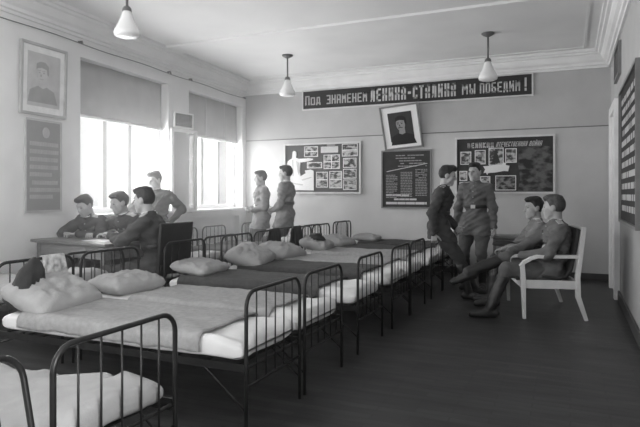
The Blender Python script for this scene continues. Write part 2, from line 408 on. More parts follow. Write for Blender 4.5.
# ------------------------------------------------------------------ lettering
GL = {
 'П': ((0, 0, 0, 1), (0, 1, 1, 1), (1, 1, 1, 0)),
 'О': ((0, 0, 0, 1), (0, 1, 1, 1), (1, 1, 1, 0), (1, 0, 0, 0)),
 'Д': ((.14, .16, .14, 1), (.14, 1, .86, 1), (.86, 1, .86, .16), (0, .16, 1, .16), (0, .16, 0, -.05), (1, .16, 1, -.05)),
 'З': ((0, 1, 1, 1), (1, 1, 1, 0), (1, 0, 0, 0), (.3, .5, 1, .5)),
 'Н': ((0, 0, 0, 1), (1, 0, 1, 1), (0, .5, 1, .5)),
 'А': ((0, 0, 0, .9), (0, 1, 1, 1), (1, 1, 1, 0), (0, .42, 1, .42), (0, .9, 0, 1)),
 'М': ((0, 0, 0, 1), (0, 1, .5, .5), (.5, .5, 1, 1), (1, 1, 1, 0)),
 'Е': ((0, 0, 0, 1), (0, 1, 1, 1), (0, .5, .8, .5), (0, 0, 1, 0)),
 'Л': ((0, 0, .22, .2), (.22, .2, .22, 1), (.22, 1, 1, 1), (1, 1, 1, 0)),
 'И': ((0, 0, 0, 1), (0, .12, 1, .88), (1, 0, 1, 1)),
 'Й': ((0, 0, 0, 1), (0, .12, 1, .88), (1, 0, 1, 1), (.3, 1.2, .7, 1.2)),
 'С': ((1, .8, 1, 1), (1, 1, 0, 1), (0, 1, 0, 0), (0, 0, 1, 0), (1, 0, 1, .2)),
 'Т': ((0, 1, 1, 1), (.5, 1, .5, 0)),
 'Ы': ((0, 0, 0, 1), (0, 0, .55, 0), (.55, 0, .55, .5), (.55, .5, 0, .5), (1, 0, 1, 1)),
 'Б': ((0, 0, 0, 1), (0, 1, .9, 1), (0, .5, 1, .5), (1, .5, 1, 0), (1, 0, 0, 0)),
 'В': ((0, 0, 0, 1), (0, 1, .85, 1), (.85, 1, .85, .5), (0, .5, 1, .5), (1, .5, 1, 0), (1, 0, 0, 0)),
 'К': ((0, 0, 0, 1), (0, .5, 1, 1), (0, .5, 1, 0)),
 'Я': ((1, 0, 1, 1), (1, 1, 0, 1), (0, 1, 0, .5), (0, .5, 1, .5), (.5, .5, 0, 0)),
 'Ч': ((0, 1, 0, .5), (0, .5, 1, .5), (1, 1, 1, 0)),
 '!': ((.5, 1, .5, .36), (.5, .1, .5, 0)),
 '-': ((.2, .5, .8, .5),),
}
def letters(mb, text, x0, x1, z0, z1, th, put, slant=0, gap=.28, capfirst=0, depth=.004):
    """strokes of block capitals between x0..x1; put(x, z, d) places a point of the board"""
    n = len(text); wts = [.45 if c in '!-' else 1.0 for c in text]
    unit = (x1 - x0) / (sum(wts) + gap * (n - 1)); x = x0
    for i, ch in enumerate(text):
        w = unit * wts[i]; H = z1 - z0
        zb = z0; zt = z1
        if capfirst and i > 0: zt = z1 - capfirst
        ix0, ix1 = x + th / 2, x + w - th / 2
        iz0, iz1 = zb + th / 2, zt - th / 2
        for (u0, v0, u1, v1) in GL[ch]:
            P = np.array([ix0 + u0 * (ix1 - ix0), iz0 + v0 * (iz1 - iz0)]); Q = np.array([ix0 + u1 * (ix1 - ix0), iz0 + v1 * (iz1 - iz0)])
            d = (Q - P) / (np.linalg.norm(Q - P) + 1e-9); dg = .62 if abs(d[0] * d[1]) > .05 and th > .025 else 1; nn = np.array([-d[1], d[0]]) * th / 2 * dg; e = d * th / 2 * .98
            c = [P - e - nn, Q + e - nn, Q + e + nn, P - e + nn]
            c = [(q[0] + slant * (q[1] - z0), q[1]) for q in c]
            mb.hexa([put(q[0], q[1], .0) for q in c] + [put(q[0], q[1], depth) for q in c])
        x += unit * (wts[i] + gap)

# ------------------------------------------------------------------ long banner over the back wall
def back_put(off): return lambda x, z, d: Vector((x, BACK - off - d, z))
t = thing('slogan_banner', 'long dark banner with pale block lettering along top of the back wall', 'banner', (-2.49, BACK, 2.82))
def add(mb, name, m, t, **k):
    o = mb.build(name, m, **k); par(o, t); return o
X0, X1, Z0, Z1 = -4.44, -.54, 2.82, 3.135
add(MB().box(X0, X1, BACK - .03, BACK - .005, Z0, Z1), 'banner_cloth', M_dark, t)
f = MB(); w = .022
f.box(X0 - w, X1 + w, BACK - .04, BACK, Z1, Z1 + w); f.box(X0 - w, X1 + w, BACK - .04, BACK, Z0 - w, Z0)
f.box(X0 - w, X0, BACK - .04, BACK, Z0, Z1); f.box(X1, X1 + w, BACK - .04, BACK, Z0, Z1)
add(f, 'banner_frame', M_frame_w, t)
tx = MB(); P = back_put(.03)
letters(tx, 'ПОД', -4.40, -4.10, 2.885, 3.055, .022, P, capfirst=.03)
letters(tx, 'ЗНАМЕНЕМ', -3.98, -3.22, 2.885, 3.045, .022, P)
letters(tx, 'ЛЕНИНА', -3.16, -2.53, 2.872, 3.09, .03, P, gap=.36)
letters(tx, '-', -2.50, -2.44, 2.872, 3.09, .04, P)
letters(tx, 'СТАЛИНА', -2.41, -1.70, 2.872, 3.09, .03, P, gap=.36)
letters(tx, 'МЫ', -1.60, -1.39, 2.885, 3.05, .022, P)
letters(tx, 'ПОБЕДИМ', -1.32, -.71, 2.885, 3.05, .022, P)
letters(tx, '!', -.66, -.60, 2.88, 3.085, .03, P)
add(tx, 'lettering', M_letter, t)

# ------------------------------------------------------------------ picture and notice boards on the back wall
def frame_box(t, x0, x1, z0, z1, w, dep, m, y=BACK, name='board_frame'):
    f = MB()
    f.box(x0 - w, x1 + w, y - dep, y, z1, z1 + w); f.box(x0 - w, x1 + w, y - dep, y, z0 - w, z0)
    f.box(x0 - w, x0, y - dep, y, z0, z1); f.box(x1, x1 + w, y - dep, y, z0, z1)
    return add(f, name, m, t)
def blob(cx, cz, rx, rz, n=20): return [(cx + rx * math.cos(2 * PI * k / n), cz + rz * math.sin(2 * PI * k / n)) for k in range(n)]
def photo(t, x0, x1, z0, z1, y, m=None, label=None, rot=0, border=.012):
    cx, cz = (x0 + x1) / 2, (z0 + z1) / 2
    R = Matrix.Translation((cx, y, cz)) @ Matrix.Rotation(rot, 4, 'Y')
    w, h = x1 - x0, z1 - z0
    o = MB().box(-w / 2, w / 2, -.004, 0, -h / 2, h / 2).build('photograph', M_paper, M=R); par(o, t)
    p = MB().box(-w / 2 + border, w / 2 - border, -.006, -.003, -h / 2 + border, h / 2 - border).build('print', m or M_print, M=R); par(p, o)
    return o

# left board
x0, x1, z0, z1 = -4.80, -3.36, 1.315, 2.17
t = thing('notice_board', 'grey notice board with white cut-out statue and photographs, nearest the room corner', 'board', ((x0 + x1) / 2, BACK, z0), 0, 'picture boards')
add(MB().box(x0, x1, BACK - .02, BACK, z0, z1), 'board_panel', M_boardgrey, t)
frame_box(t, x0, x1, z0, z1, .03, .05, M_frame_w)
fx = lambda u: x0 + (x1 - x0) * u
fz = lambda v: z1 - (z1 - z0) * v
def brd(l): return [((a - 98) / 450, (b - 98) / 450, (c - 88) / 290, (d - 88) / 290) for a, c, b, d in l]
for k, (a, b, c, d) in enumerate(brd([(215, 98, 300, 162), (318, 102, 422, 140), (445, 90, 537, 165), (232, 195, 325, 232), (335, 152, 432, 238), (452, 175, 530, 233), (452, 240, 530, 298), (452, 304, 530, 365), (290, 255, 360, 350), (370, 252, 445, 355)])):
    if k == 1:
        o = add(MB().box(fx(a), fx(b), BACK - .024, BACK - .019, fz(d), fz(c)), 'title_strip', M_frame_w, t)
    else:
        ph = photo(t, fx(a), fx(b), fz(d), fz(c), BACK - .02)
        if k in (0, 2, 4, 8, 9):   # two or four prints on one sheet
            add(MB().box(fx(a), fx(b), BACK - .028, BACK - .024, (fz(c) + fz(d)) / 2 - .008, (fz(c) + fz(d)) / 2 + .008), 'paper_strip', M_paper, ph)
        if k in (4,):
            add(MB().box((fx(a) + fx(b)) / 2 - .008, (fx(a) + fx(b)) / 2 + .008, BACK - .028, BACK - .024, fz(d), fz(c)), 'paper_strip', M_paper, ph)
add(MB().box(fx(.57), fx(.68), BACK - .024, BACK - .019, fz(.06), fz(0)), 'title_strip', M_letter_d, t)
# cut-out figure with a stretched arm on a plinth of rocks
cut = MB(); yc = lambda d: (lambda u, v: Vector((fx(u), BACK - d, fz(v))))
q = lambda pts: [((a - 98) / 450, (b - 88) / 290) for a, b in pts]
cut.prism(q([(118, 365), (108, 330), (112, 260), (104, 215), (112, 185), (138, 168), (140, 150), (142, 128), (152, 121), (164, 128), (167, 148), (163, 164), (180, 172), (245, 170), (270, 174), (270, 180), (240, 190), (190, 195), (188, 250), (192, 280), (225, 262), (220, 245), (255, 240), (274, 248), (275, 368)]), yc(.032), yc(.02))
add(cut, 'cut_out_figure', M_paper, t)
sh = MB()
for pts in ([(140, 180), (146, 178), (150, 275), (143, 280)], [(165, 185), (185, 198), (186, 260), (178, 272)], [(130, 318), (210, 330), (205, 337), (128, 326)], [(200, 300), (262, 285), (262, 290), (205, 308)]):
    sh.prism(q(pts), yc(.034), yc(.03))
add(sh, 'figure_shading_print', mat('pale_grey_print', .5, .8), t)

# middle poster
x0, x1, z0, z1 = -2.94, -2.12, 1.06, 2.0
t = thing('wall_poster', 'dark framed text poster hanging under the tilted portrait', 'poster', ((x0 + x1) / 2, BACK, z0))
add(MB().box(x0, x1, BACK - .02, BACK, z0, z1), 'poster_sheet', M_boarddark, t)
frame_box(t, x0, x1, z0, z1, .022, .035, M_frame_m, name='poster_frame')
rnd = random.Random(3)
def textlines(mb, xa, xb, ztop, n, pitch, th, y, dens=.8):
    for i in range(n):
        x = xa; z = ztop - i * pitch
        while x < xb - .012:
            w = rnd.uniform(.02, .06) * max(.5, th / .012)
            if rnd.random() < dens: mb.box(x, min(x + w, xb), y - .002, y, z - th / 2, z + th / 2)
            x += w + .008
tl = MB(); y = BACK - .02
textlines(tl, x0 + .23, x1 - .06, z1 - .07, 5, .045, .016, y)
for k in range(3):
    xa = x0 + .06 + k * .255
    textlines(tl, xa, xa + .2, z1 - .40 + .045 * k, 15 + k, .027, .012, y, .95)
add(tl, 'small_text', M_letter_d, t)
tb = MB()
tb.hexa([Vector((a, b, c)) for b in (y - .003, y) for a, c in ((x0 + .07, z1 - .345), (x1 - .05, z1 - .215), (x1 - .05, z1 - .205), (x0 + .07, z1 - .333))])
textlines(tb, x0 + .06, x1 - .36, z0 + .2, 1, .1, .035, y); textlines(tb, x0 + .2, x1 - .2, z0 + .13, 1, .1, .028, y); textlines(tb, x0 + .06, x1 - .06, z0 + .065, 1, .1, .04, y, 1)
add(tb, 'large_text', M_letter, t)

# right board
x0, x1, z0, z1 = -1.68, -.235, 1.315, 2.165
t = thing('notice_board', 'dark notice board with pinned photographs and pale heading behind the standing soldiers', 'board', ((x0 + x1) / 2, BACK, z0), 0, 'picture boards')
add(MB().box(x0, x1, BACK - .02, BACK, z0, z1), 'board_panel', M_boarddark, t)
frame_box(t, x0, x1, z0, z1, .03, .05, M_frame_w)
for (a, c, b, d) in [(105, 143, 160, 208), (178, 137, 232, 208), (247, 128, 320, 215), (328, 133, 383, 203), (100, 240, 140, 290), (100, 296, 140, 340), (205, 268, 255, 320), (280, 265, 380, 338)]:
    ph = photo(t, fx((a - 88) / 464), fx((b - 88) / 464), fz((d - 80) / 265), fz((c - 80) / 265), BACK - .02, M_print if c != 265 else M_print2)
    if a == 247:   # a tower with a pointed top
        tw = MB(); u0 = (283 - 88) / 464
        tw.prism([(u0 - .045, .46), (u0 - .018, .3), (u0 - .006, .2), (u0 + .006, .2), (u0 + .018, .3), (u0 + .045, .46)], lambda u, v: Vector((fx(u), BACK - .029, fz(v))), lambda u, v: Vector((fx(u), BACK - .025, fz(v))))
        add(tw, 'tower_print', M_boarddark, ph)
rb = MB(); q = lambda pts: [((a - 88) / 464, (b - 80) / 265) for a, b in pts]
rb.prism(q([(220, 218), (262, 216), (312, 212), (318, 200), (333, 206), (330, 214), (349, 218), (342, 245), (322, 243), (280, 250), (246, 252), (240, 262), (234, 250), (222, 252), (230, 234)]), lambda u, v: Vector((fx(u), BACK - .034, fz(v))), lambda u, v: Vector((fx(u), BACK - .026, fz(v))))
add(rb, 'paper_ribbon', M_paper, t)
col = MB()
col.prism(q([(392, 150), (430, 128), (500, 125), (550, 130), (550, 343), (388, 343), (400, 280), (390, 220)]), lambda u, v: Vector((fx(u), BACK - .024, fz(v))), lambda u, v: Vector((fx(u), BACK - .019, fz(v))))
add(col, 'collage', M_print3, t)
hd = MB(); P = back_put(.02)
letters(hd, 'ВЕЛИКАЯ', fx((140 - 88) / 464), fx((272 - 88) / 464), fz(.175), fz(.075), .02, P, gap=.25)
letters(hd, 'ОТЕЧЕСТВЕННАЯ', fx((282 - 88) / 464), fx((430 - 88) / 464), fz(.165), fz(.075), .010, P, slant=.3, gap=.3)
letters(hd, 'ВОЙНА', fx((440 - 88) / 464), fx((498 - 88) / 464), fz(.165), fz(.075), .010, P, slant=.3, gap=.3)
add(hd, 'lettering', M_letter, t)

# tilted portrait over the poster: leans out from its wire
W, H = .665, .74
t = thing('framed_portrait', 'tilted framed portrait with wide pale mount hanging below the banner', 'picture', (0, 0, 0), 0, 'framed portraits')
PM = Matrix.Translation((-2.56, BACK - .02, 2.045)) @ Matrix.Rotation(math.radians(14), 4, 'X') @ Matrix.Rotation(math.radians(-4.5), 4, 'Y')
t.matrix_world = PM
MB().box(-W / 2 + .02, W / 2 - .02, -.012, 0, .02, H - .02).build('mount', M_paper, t)
f = MB(); w = .028
f.box(-W / 2, W / 2, -.03, 0, 0, w); f.box(-W / 2, W / 2, -.03, 0, H - w, H); f.box(-W / 2, -W / 2 + w, -.03, 0, w, H - w); f.box(W / 2 - w, W / 2, -.03, 0, w, H - w)
f.build('picture_frame', M_frame_m, t, bevel=.004)
pic = MB().box(-.205, .205, -.016, -.011, .135, .62).build('portrait_print', M_boarddark, t)
def head_print(parent, cx, cz, k, y, tone, dark, turn=1, moustache=True):
    F0 = lambda d: (lambda a, b: Vector((cx + a * k, y - d, cz + b * k)))
    MB().prism([(-.95, -1.5), (-.8, -.85), (-.3, -.6), (.3, -.6), (.85, -.8), (1.1, -1.5)], F0(.002), F0(0)).build('coat_print', dark, parent)
    MB().prism([(-.2, -.62), (-.16, -.2), (.28, -.2), (.3, -.62), (.05, -.72)], F0(.003), F0(0)).build('neck_print', tone, parent)
    MB().prism(blob(0, .1, .36, .52), F0(.004), F0(0)).build('face_print', tone, parent)
    MB().prism([(-.4, .3), (-.38, .6), (-.15, .74), (.2, .74), (.44, .55), (.46, .05), (.34, .1), (.3, .36), (-.05, .42), (-.32, .36)], F0(.005), F0(0)).build('hair_print', dark, parent)
    ft = MB()
    for a in (-.2, .1): ft.prism(blob(a, .14, .075, .035, 10), F0(.005), F0(0)); ft.prism([(a - .1, .22), (a + .1, .24), (a + .1, .27), (a - .1, .25)], F0(.005), F0(0))
    ft.prism([(-.1, .1), (-.15, -.06), (-.02, -.06)], F0(.005), F0(0))
    if moustache: ft.prism([(-.26, -.18), (-.06, -.1), (.16, -.18), (.1, -.21), (-.06, -.17), (-.22, -.22)], F0(.005), F0(0))
    else: ft.prism([(-.16, -.2), (.08, -.2), (.08, -.225), (-.16, -.225)], F0(.005), F0(0))
    ft.build('features_print', dark, parent)
head_print(pic, .0, .40, .215, -.016, mat('portrait_skin_print', .26, .7), mat('portrait_dark_print', .012, .7))

# ------------------------------------------------------------------ pictures on the pier of the window wall
t = thing('framed_portrait', 'large pale framed portrait high on the pier left of the windows', 'picture', (0, 0, 0), 0, 'framed portraits')
# local: x right (towards the far corner), z up, -y into the room
LM = WL @ Matrix.Translation((4.87, .005, 2.14)) @ Matrix.Rotation(PI, 4, 'Z')
t.matrix_world = LM @ Matrix.Rotation(math.radians(-.5), 4, 'Y') @ Matrix.Rotation(math.radians(2), 4, 'X')
MB().box(-.3, .3, -.015, 0, .02, .76).build('mount', mat('portrait_mount', .8, .7), t)
f = MB(); f.box(-.32, .32, -.035, 0, 0, .03); f.box(-.32, .32, -.035, 0, .75, .78); f.box(-.32, -.29, -.035, 0, .03, .75); f.box(.29, .32, -.035, 0, .03, .75)
f.build('picture_frame', mat('grey_frame_wood', .4, .5), t, bevel=.004)
pic = MB().box(-.225, .225, -.018, -.014, .1, .68).build('portrait_print', mat('grey_print', .5, .7), t)
head_print(pic, -.03, .44, .2, -.018, mat('portrait_pale_skin_print', .52, .7), mat('portrait_grey_print', .3, .7), moustache=False)
t = thing('wall_poster', 'tall grey text poster with small round emblem under the pier portrait', 'poster', (0, 0, 0))
t.matrix_world = WL @ Matrix.Translation((4.86, .005, 1.1)) @ Matrix.Rotation(PI, 4, 'Z')
MB().box(-.235, .235, -.012, 0, 0, .98).build('poster_sheet', M_postergrey, t)
f = MB(); f.box(-.255, .255, -.02, 0, -.02, .0); f.box(-.255, .255, -.02, 0, .98, 1.0); f.box(-.255, -.235, -.02, 0, 0, .98); f.box(.235, .255, -.02, 0, 0, .98)
f.build('poster_frame', mat('poster_edge', .5, .6), t)
em = MB(); em.prism(blob(.03, .86, .048, .06), lambda a, b: Vector((a, -.018, b)), lambda a, b: Vector((a, -.011, b))); em.build('emblem', mat('poster_pale_ink', .48, .7), t)
tl = MB()
for i, z in enumerate((.73, .645, .56, .475, .395, .305, .225, .15)):
    if i in (1, 3, 4, 0, 2, 5, 6, 7):
        x = -.19 + (.03 if i in (5,) else 0); xe = .2 - (.1 if i in (4, 7) else 0)
        while x < xe:
            w = rnd.uniform(.02, .034); tl.box(x, x + w, -.015, -.011, z - .022, z + .022); x += w + .007
tl.build('text', mat('poster_text_ink', .4, .7), t)

# ------------------------------------------------------------------ right wall panel and plaque
t = thing('slogan_poster', 'dark framed wall poster of pale lettering at the right edge beside the door', 'poster', (RIGHT, 6.5, 1.0))
add(MB().box(RIGHT - .02, RIGHT, 5.5, 7.28, 1.0, 2.4), 'panel_board', M_boarddark, t)
f = MB(); w = .03
f.box(RIGHT - .045, RIGHT, 5.5 - w, 7.28 + w, 2.4, 2.43); f.box(RIGHT - .045, RIGHT, 5.5 - w, 7.28 + w, .97, 1.0); f.box(RIGHT - .045, RIGHT, 7.28, 7.28 + w, 1.0, 2.4); f.box(RIGHT - .045, RIGHT, 5.5 - w, 5.5, 1.0, 2.4)
add(f, 'panel_frame', M_frame_m, t)
tl = MB()
for i in range(11):
    z = 2.28 - i * .115; yy = 5.6
    while yy < 7.12:
        w = rnd.uniform(.03, .05); tl.box(RIGHT - .023, RIGHT - .02, yy, yy + w, z - .03, z + .03); yy += w + rnd.choice((.03, .03, .09))
add(tl, 'lettering', M_letter, t)
t = thing('wall_plaque', 'small dark framed plaque high on the right wall above the door', 'plaque', (RIGHT, 7.85, 2.7))
add(MB().box(RIGHT - .02, RIGHT, 7.52, 8.18, 2.72, 3.05), 'plaque_board', M_boardgrey, t)
f = MB(); f.box(RIGHT - .035, RIGHT, 7.49, 8.21, 3.05, 3.08); f.box(RIGHT - .035, RIGHT, 7.49, 8.21, 2.69, 2.72); f.box(RIGHT - .035, RIGHT, 8.18, 8.21, 2.72, 3.05); f.box(RIGHT - .035, RIGHT, 7.49, 7.52, 2.72, 3.05)
add(f, 'plaque_frame', M_frame_m, t)

# ------------------------------------------------------------------ iron beds
BW = .67; R20 = math.radians(-13)
def arch(hw, H, r, n=6):
    pts = [(0, -hw, 0), (0, -hw, H * .5), (0, -hw, H - r)]
    for k in range(1, n + 1):
        a = PI / 2 * k / n; pts.append((0, -hw + r - r * math.cos(a), H - r + r * math.sin(a)))
    return pts + [(0, -y, z) for _, y, z in reversed(pts[2:])] + [(0, hw, H * .5), (0, hw, 0)]
hw = BW / 2 - .014
def rods(parent, me, x, n=5):
    for k in range(n):
        o = link('spindle', me, parent); o.location = (0, -hw + 2 * hw * (k + 1) / (n + 1), 0)
BM = {}
def bmesh_end(H, low, key):
    m = MB(); m.tube(arch(hw, H, .085), .011, 10); m.tube([(0, -hw, low), (0, hw, low)], .008, 8)
    BM[key] = m.mesh('end_frame', M_iron, True)
    BM[key + 'rod'] = MB().tube([(0, 0, low), (0, 0, H)], .0045, 6).mesh('spindle', M_rod, True)
bmesh_end(.765, .27, 'foot'); bmesh_end(.82, .3, 'head')
def rail_mesh(L):
    m = MB()
    for s in (-1, 1):
        m.box(-L, 0, s * hw - .004, s * hw + .004, .345, .385); m.box(-L, 0, min(s * hw, s * (hw - .03)), max(s * hw, s * (hw - .03)), .345, .350)
    for k in range(9): m.box(-L * (k + .5) / 9 - .012, -L * (k + .5) / 9 + .012, -hw, hw, .352, .358)
    for x in (-.015, -L + .015): m.tube([(x, -hw, .36), (x, hw, .36)], .009, 8)
    return m.mesh('side_rails', M_iron)
def brace_mesh(L):
    m = MB()
    m.tube([(-.005, 0, .14), (-.26, 0, .35)], .006, 6)
    return m.mesh('corner_brace', M_iron, True)
def mattress_mesh(L, seed, m, ztop=.5, zbot=.385, wrinkle=.010, sag=0, ridge=0):
    b = MB(); nx, na = 90, 48; hx = L - .06; rows = []
    zc, hz, hy = (ztop + zbot) / 2, (ztop - zbot) / 2, BW / 2 - .022
    for i in range(nx + 1):
        t = i / nx; t = .5 - .5 * math.cos(PI * t) if t < .12 or t > .88 else t
        u = 2 * i / nx - 1; x = -.03 - hx / 2 + hx / 2 * (1 - (1 - abs(u)) ** 1.6) * (1 if u > 0 else -1) if abs(u) > .8 else -.03 - hx / 2 + hx / 2 * u
        e = max(0, 1 - abs((x + .03 + hx / 2) / (hx / 2)) ** 30) ** .36
        row = []
        for j in range(na):
            a = 2 * PI * j / na; ca, sa = math.cos(a), math.sin(a)
            y = hy * (abs(ca) ** .28) * (1 if ca > 0 else -1) * (.9 + .1 * e); z = hz * (abs(sa) ** .42) * (1 if sa > 0 else -1) * e
            g = max(0, 1 + x / .4) if x > -.4 else 0
            w = wrinkle * fbm(x * 3 + seed, y * 9, seed) * (1 + 2.2 * g) + ridge * math.sin(30 * (-x * .62 + y * .78) + 4 * fbm(x * 2.2, y * 2.2, seed)) * (.6 + fbm(x * 3, y * 3, seed + 2)) + .022 * g * math.sin((y * 30 + 7 * fbm(x * 2, y * 3, seed + 5))) * (1 if sa > -.3 else .3)
            row.append(Vector((x, y + .3 * w * ca, zc + z + (w if sa > 0 else w * .5) * e - sag * min(1, max(0, (-x - .05) / .55)))))
        rows.append(row)
    V = [[b.bm.verts.new(p) for p in r] for r in rows]
    for i in range(nx):
        for j in range(na):
            b.bm.faces.new((V[i][j], V[i + 1][j], V[i + 1][(j + 1) % na], V[i][(j + 1) % na]))
    b.bm.faces.new(V[0]); b.bm.faces.new(V[-1][::-1])
    return b.mesh('mattress', m, True)
def blanket_mesh(L, xa, xb, seed, m, drop=.085, ztop=.512, bulge=.01):
    b = MB(); nx, nv = 60, 44; hy = BW / 2 - .008; r = .045; rows = []
    path = []
    top = 2 * (hy - r); arc = PI / 2 * r; tot = top + 2 * arc + 2 * (drop - r)
    for j in range(nv + 1):
        s = tot * j / nv
        q = s - tot / 2; sg = 1 if q > 0 else -1; q = abs(q)
        if q < top / 2: y, z = q, 0
        elif q < top / 2 + arc: a = (q - top / 2) / r; y, z = top / 2 + r * math.sin(a), -r + r * math.cos(a)
        else: y, z = hy, -r - (q - top / 2 - arc)
        path.append((sg * y, z))
    for i in range(nx + 1):
        x = xa + (xb - xa) * i / nx; row = []
        for j, (y, z) in enumerate(path):
            w = bulge * fbm(x * 4 + seed, y * 6, seed * 1.7) + .35 * bulge * fbm(x * 12, y * 14, seed)
            xx = x + (.02 * fbm(y * 5, seed, 1) if i in (0, nx) else 0)
            row.append(Vector((xx, y * (1 + .004 * w), ztop + z + w + (.02 * fbm(x * 5, seed, 3) if z < -r else 0))))
        rows.append(row)
    b.grid(rows)
    # thickness
    me = b.mesh('blanket', m, True)
    return me
def bed(x, yc, label, L, matt, blk=None, group='iron beds', foot=True):
    t = thing('iron_bed', label, 'bed', (x, yc, 0), 0, group)
    f = link('foot_frame', BM['foot'], t); rods(f, BM['footrod'], 0)
    h = link('head_frame', BM['head'], t); h.location = (-L, 0, 0); rods(h, BM['headrod'], 0)
    for key, fn in (('rail', rail_mesh), ('brace', brace_mesh)):
        k = key + str(L)
        if k not in BM: BM[k] = fn(L)
    link('spring_base', BM['rail' + str(L)], t)
    for s in (-1, 1):
        o = link('corner_brace', BM['brace' + str(L)], t); o.location = (0, s * hw, 0)
    k = ('matt', L) + matt
    if k not in BM: BM[k] = mattress_mesh(L, *matt)
    link('mattress', BM[k], t)
    if blk:
        k = ('blk', L) + blk
        if k not in BM: BM[k] = blanket_mesh(L, *blk)
        o = link('blanket', BM[k], t); s = o.modifiers.new('solidify', 'SOLIDIFY'); s.thickness = .012; s.offset = 1
    return t
FX, L1 = -1.55, 1.91
A, BB = M_sheet, M_ticking
b_ = bed(-1.585, 1.01, 'iron bed at the bottom left edge with only a foot post showing', L1, (1, BB), (-1.6, -.3, 1.0, M_blanket))
for o in b_.children:
    if o.name.startswith('foot_frame'): o.rotation_euler = (0, R20, 0); o.location = (.38 * math.sin(-R20), 0, .38 - .38 * math.cos(R20))   # bent back over the bed
b_ = bed(-1.58, 1.705, 'iron bed closest to the camera with bare pale mattress and no blanket', L1, (2, M_lowsheet, .5, .375, .010, .07, .017))
bed(FX, 2.895, 'iron bed with light blanket, second from the camera, its pillow propped high', L1, (3, A), (-1.7, -.3, 2.0, M_blanket))
bed(FX, 3.61, 'iron bed with light blanket, third from the camera, flat pillow at its head', L1, (4, A), (-1.45, -.26, 3.0, M_blanket))
bed(FX, 4.605, 'iron bed with dark blanket straight in front of the chair at the table', L1, (5, A), (-1.75, -.34, 4.0, M_dblanket))
bed(FX, 5.555, 'iron bed with dark blanket just past the gap, fifth from the camera', L1, (6, A), (-1.7, -.3, 5.0, M_dblanket))
bed(FX, 6.245, 'iron bed with grey blanket next to the leaning soldier on the camera side', L1, (7, A), (-1.75, -.3, 6.0, M_blanket))
bed(FX, 7.235, 'iron bed on whose foot rail the leaning soldier sits', L1, (8, A), (-1.6, -.3, 7.0, M_blanket))
bed(FX, 7.935, 'iron bed second from the back wall in the front row', L1, (9, A), (-1.6, -.3, 8.0, M_dblanket))
bed(FX, 8.885, 'iron bed standing against the back wall at the end of the front row', L1, (10, A), (-1.55, -.3, 9.0, M_dblanket))
# second row, heads against the first row, feet towards the windows (built turned by 180 degrees)
L2 = 1.72
def bed2(yc, label, matt, blk):
    t = bed(-3.52 - L2, yc, label, L2, matt, blk, 'iron beds')
    t.rotation_euler = (0, 0, PI)
    return t
bed2(3.49, 'iron bed in the window row right in front of the long table', (11, BB), (-1.4, -.2, 10.0, M_blanket))
bed2(5.305, 'iron bed on which two table players sit behind the long table', (12, A), (-1.5, -.2, 11.0, M_blanket))
bed2(6.935, 'iron bed in the window row just past the soldier leaning at the window', (13, A), (-1.5, -.2, 12.0, M_dblanket))
bed2(7.715, 'iron bed in the window row on the camera side of two standing soldiers', (14, A), (-1.5, -.2, 13.0, M_dblanket))
bed2(8.88, 'iron bed in the window row behind the two soldiers, nearest the corner', (15, A), (-1.5, -.2, 14.0, M_dblanket))

# ------------------------------------------------------------------ pillows
def pillow_mesh(W, D, T, seed, pinch=.05):
    b = MB(); n = 30; rows_t, rows_b = [], []
    for sgn in (1, -1):
        rows = []
        for i in range(n + 1):
            u = 2 * i / n - 1; row = []
            for j in range(n + 1):
                v = 2 * j / n - 1
                cr = 1 - .09 * (u * v) ** 4; px = cr * u * W / 2 * (1 - pinch * (1 - v * v) * abs(u) ** 3); py = cr * v * D / 2 * (1 - pinch * (1 - u * u) * abs(v) ** 3)
                h = (max(0, 1 - u ** 4) * max(0, 1 - v ** 4)) ** .5
                w = .018 * fbm(u * 2.2 + seed, v * 2.2, seed) * h + .008 * math.sin(9 * (u + v) + 6 * fbm(u * 2, v * 2, seed + 9)) * h
                rim = .006 * math.sin(14 * u + seed) * (abs(v) ** 8) + .006 * math.sin(16 * v + seed) * abs(u) ** 8
                row.append(Vector((px, py, sgn * T / 2 * h + (w if sgn > 0 else w * .2) + rim)))
            rows.append(row)
        b.grid(rows)
    bmesh.ops.remove_doubles(b.bm, verts=b.bm.verts, dist=.0008)
    return b.mesh('pillow', M_pillow, True)
PMESH = [pillow_mesh(.46, .62, .17, s) for s in (1.3, 4.1, 7.7)] + [pillow_mesh(.42, .56, .13, s) for s in (2.2, 9.4)]
def pillow(i, x, y, z, rx, ry, rz, label, s=(1, 1, 1)):
    o = link('pillow', PMESH[i]); o.location = (x, y, z); o.rotation_euler = (math.radians(rx), math.radians(ry), math.radians(rz)); o.scale = s
    return tag(o, label, 'pillow', 'bed pillows')
pillow(0, -3.27, 2.87, .585, 3, 22, 4, 'plump pillow propped up at the left edge, nearest the camera', (.95, .95, 1.1))
pillow(1, -3.28, 3.60, .565, 0, 6, -6, 'flat creased pillow on the third bed, lying in front of the table', (.82, .9, .85))
pillow(3, -3.28, 4.60, .575, 0, 8, 6, 'pillow lying on dark blanket in front of the black chair back', (.98, 1, .95))
pillow(2, -3.25, 5.5, .59, 6, 16, 12, 'plump creased pillow on the bed past the gap, left of the paired pillows', (1.0, 1, 1.1))
pillow(0, -3.22, 6.2, .585, -3, 14, -6, 'plump pillow beside the row of spindles, right of the paired pillows', (.95, .95, 1.0))
pillow(4, -3.2, 7.2, .59, 0, 14, 8, 'pillow with dark garment on top of it, middle of the far beds', (1.0, 1, 1.25))
pillow(1, -3.2, 7.94, .575, 0, 12, -4, 'plain pillow on the second bed from the back wall', (.95, .95, .9))
pillow(3, -3.05, 8.88, .565, 0, 4, 6, 'flat pillow lying on the bed against the back wall', (1, 1, .85))
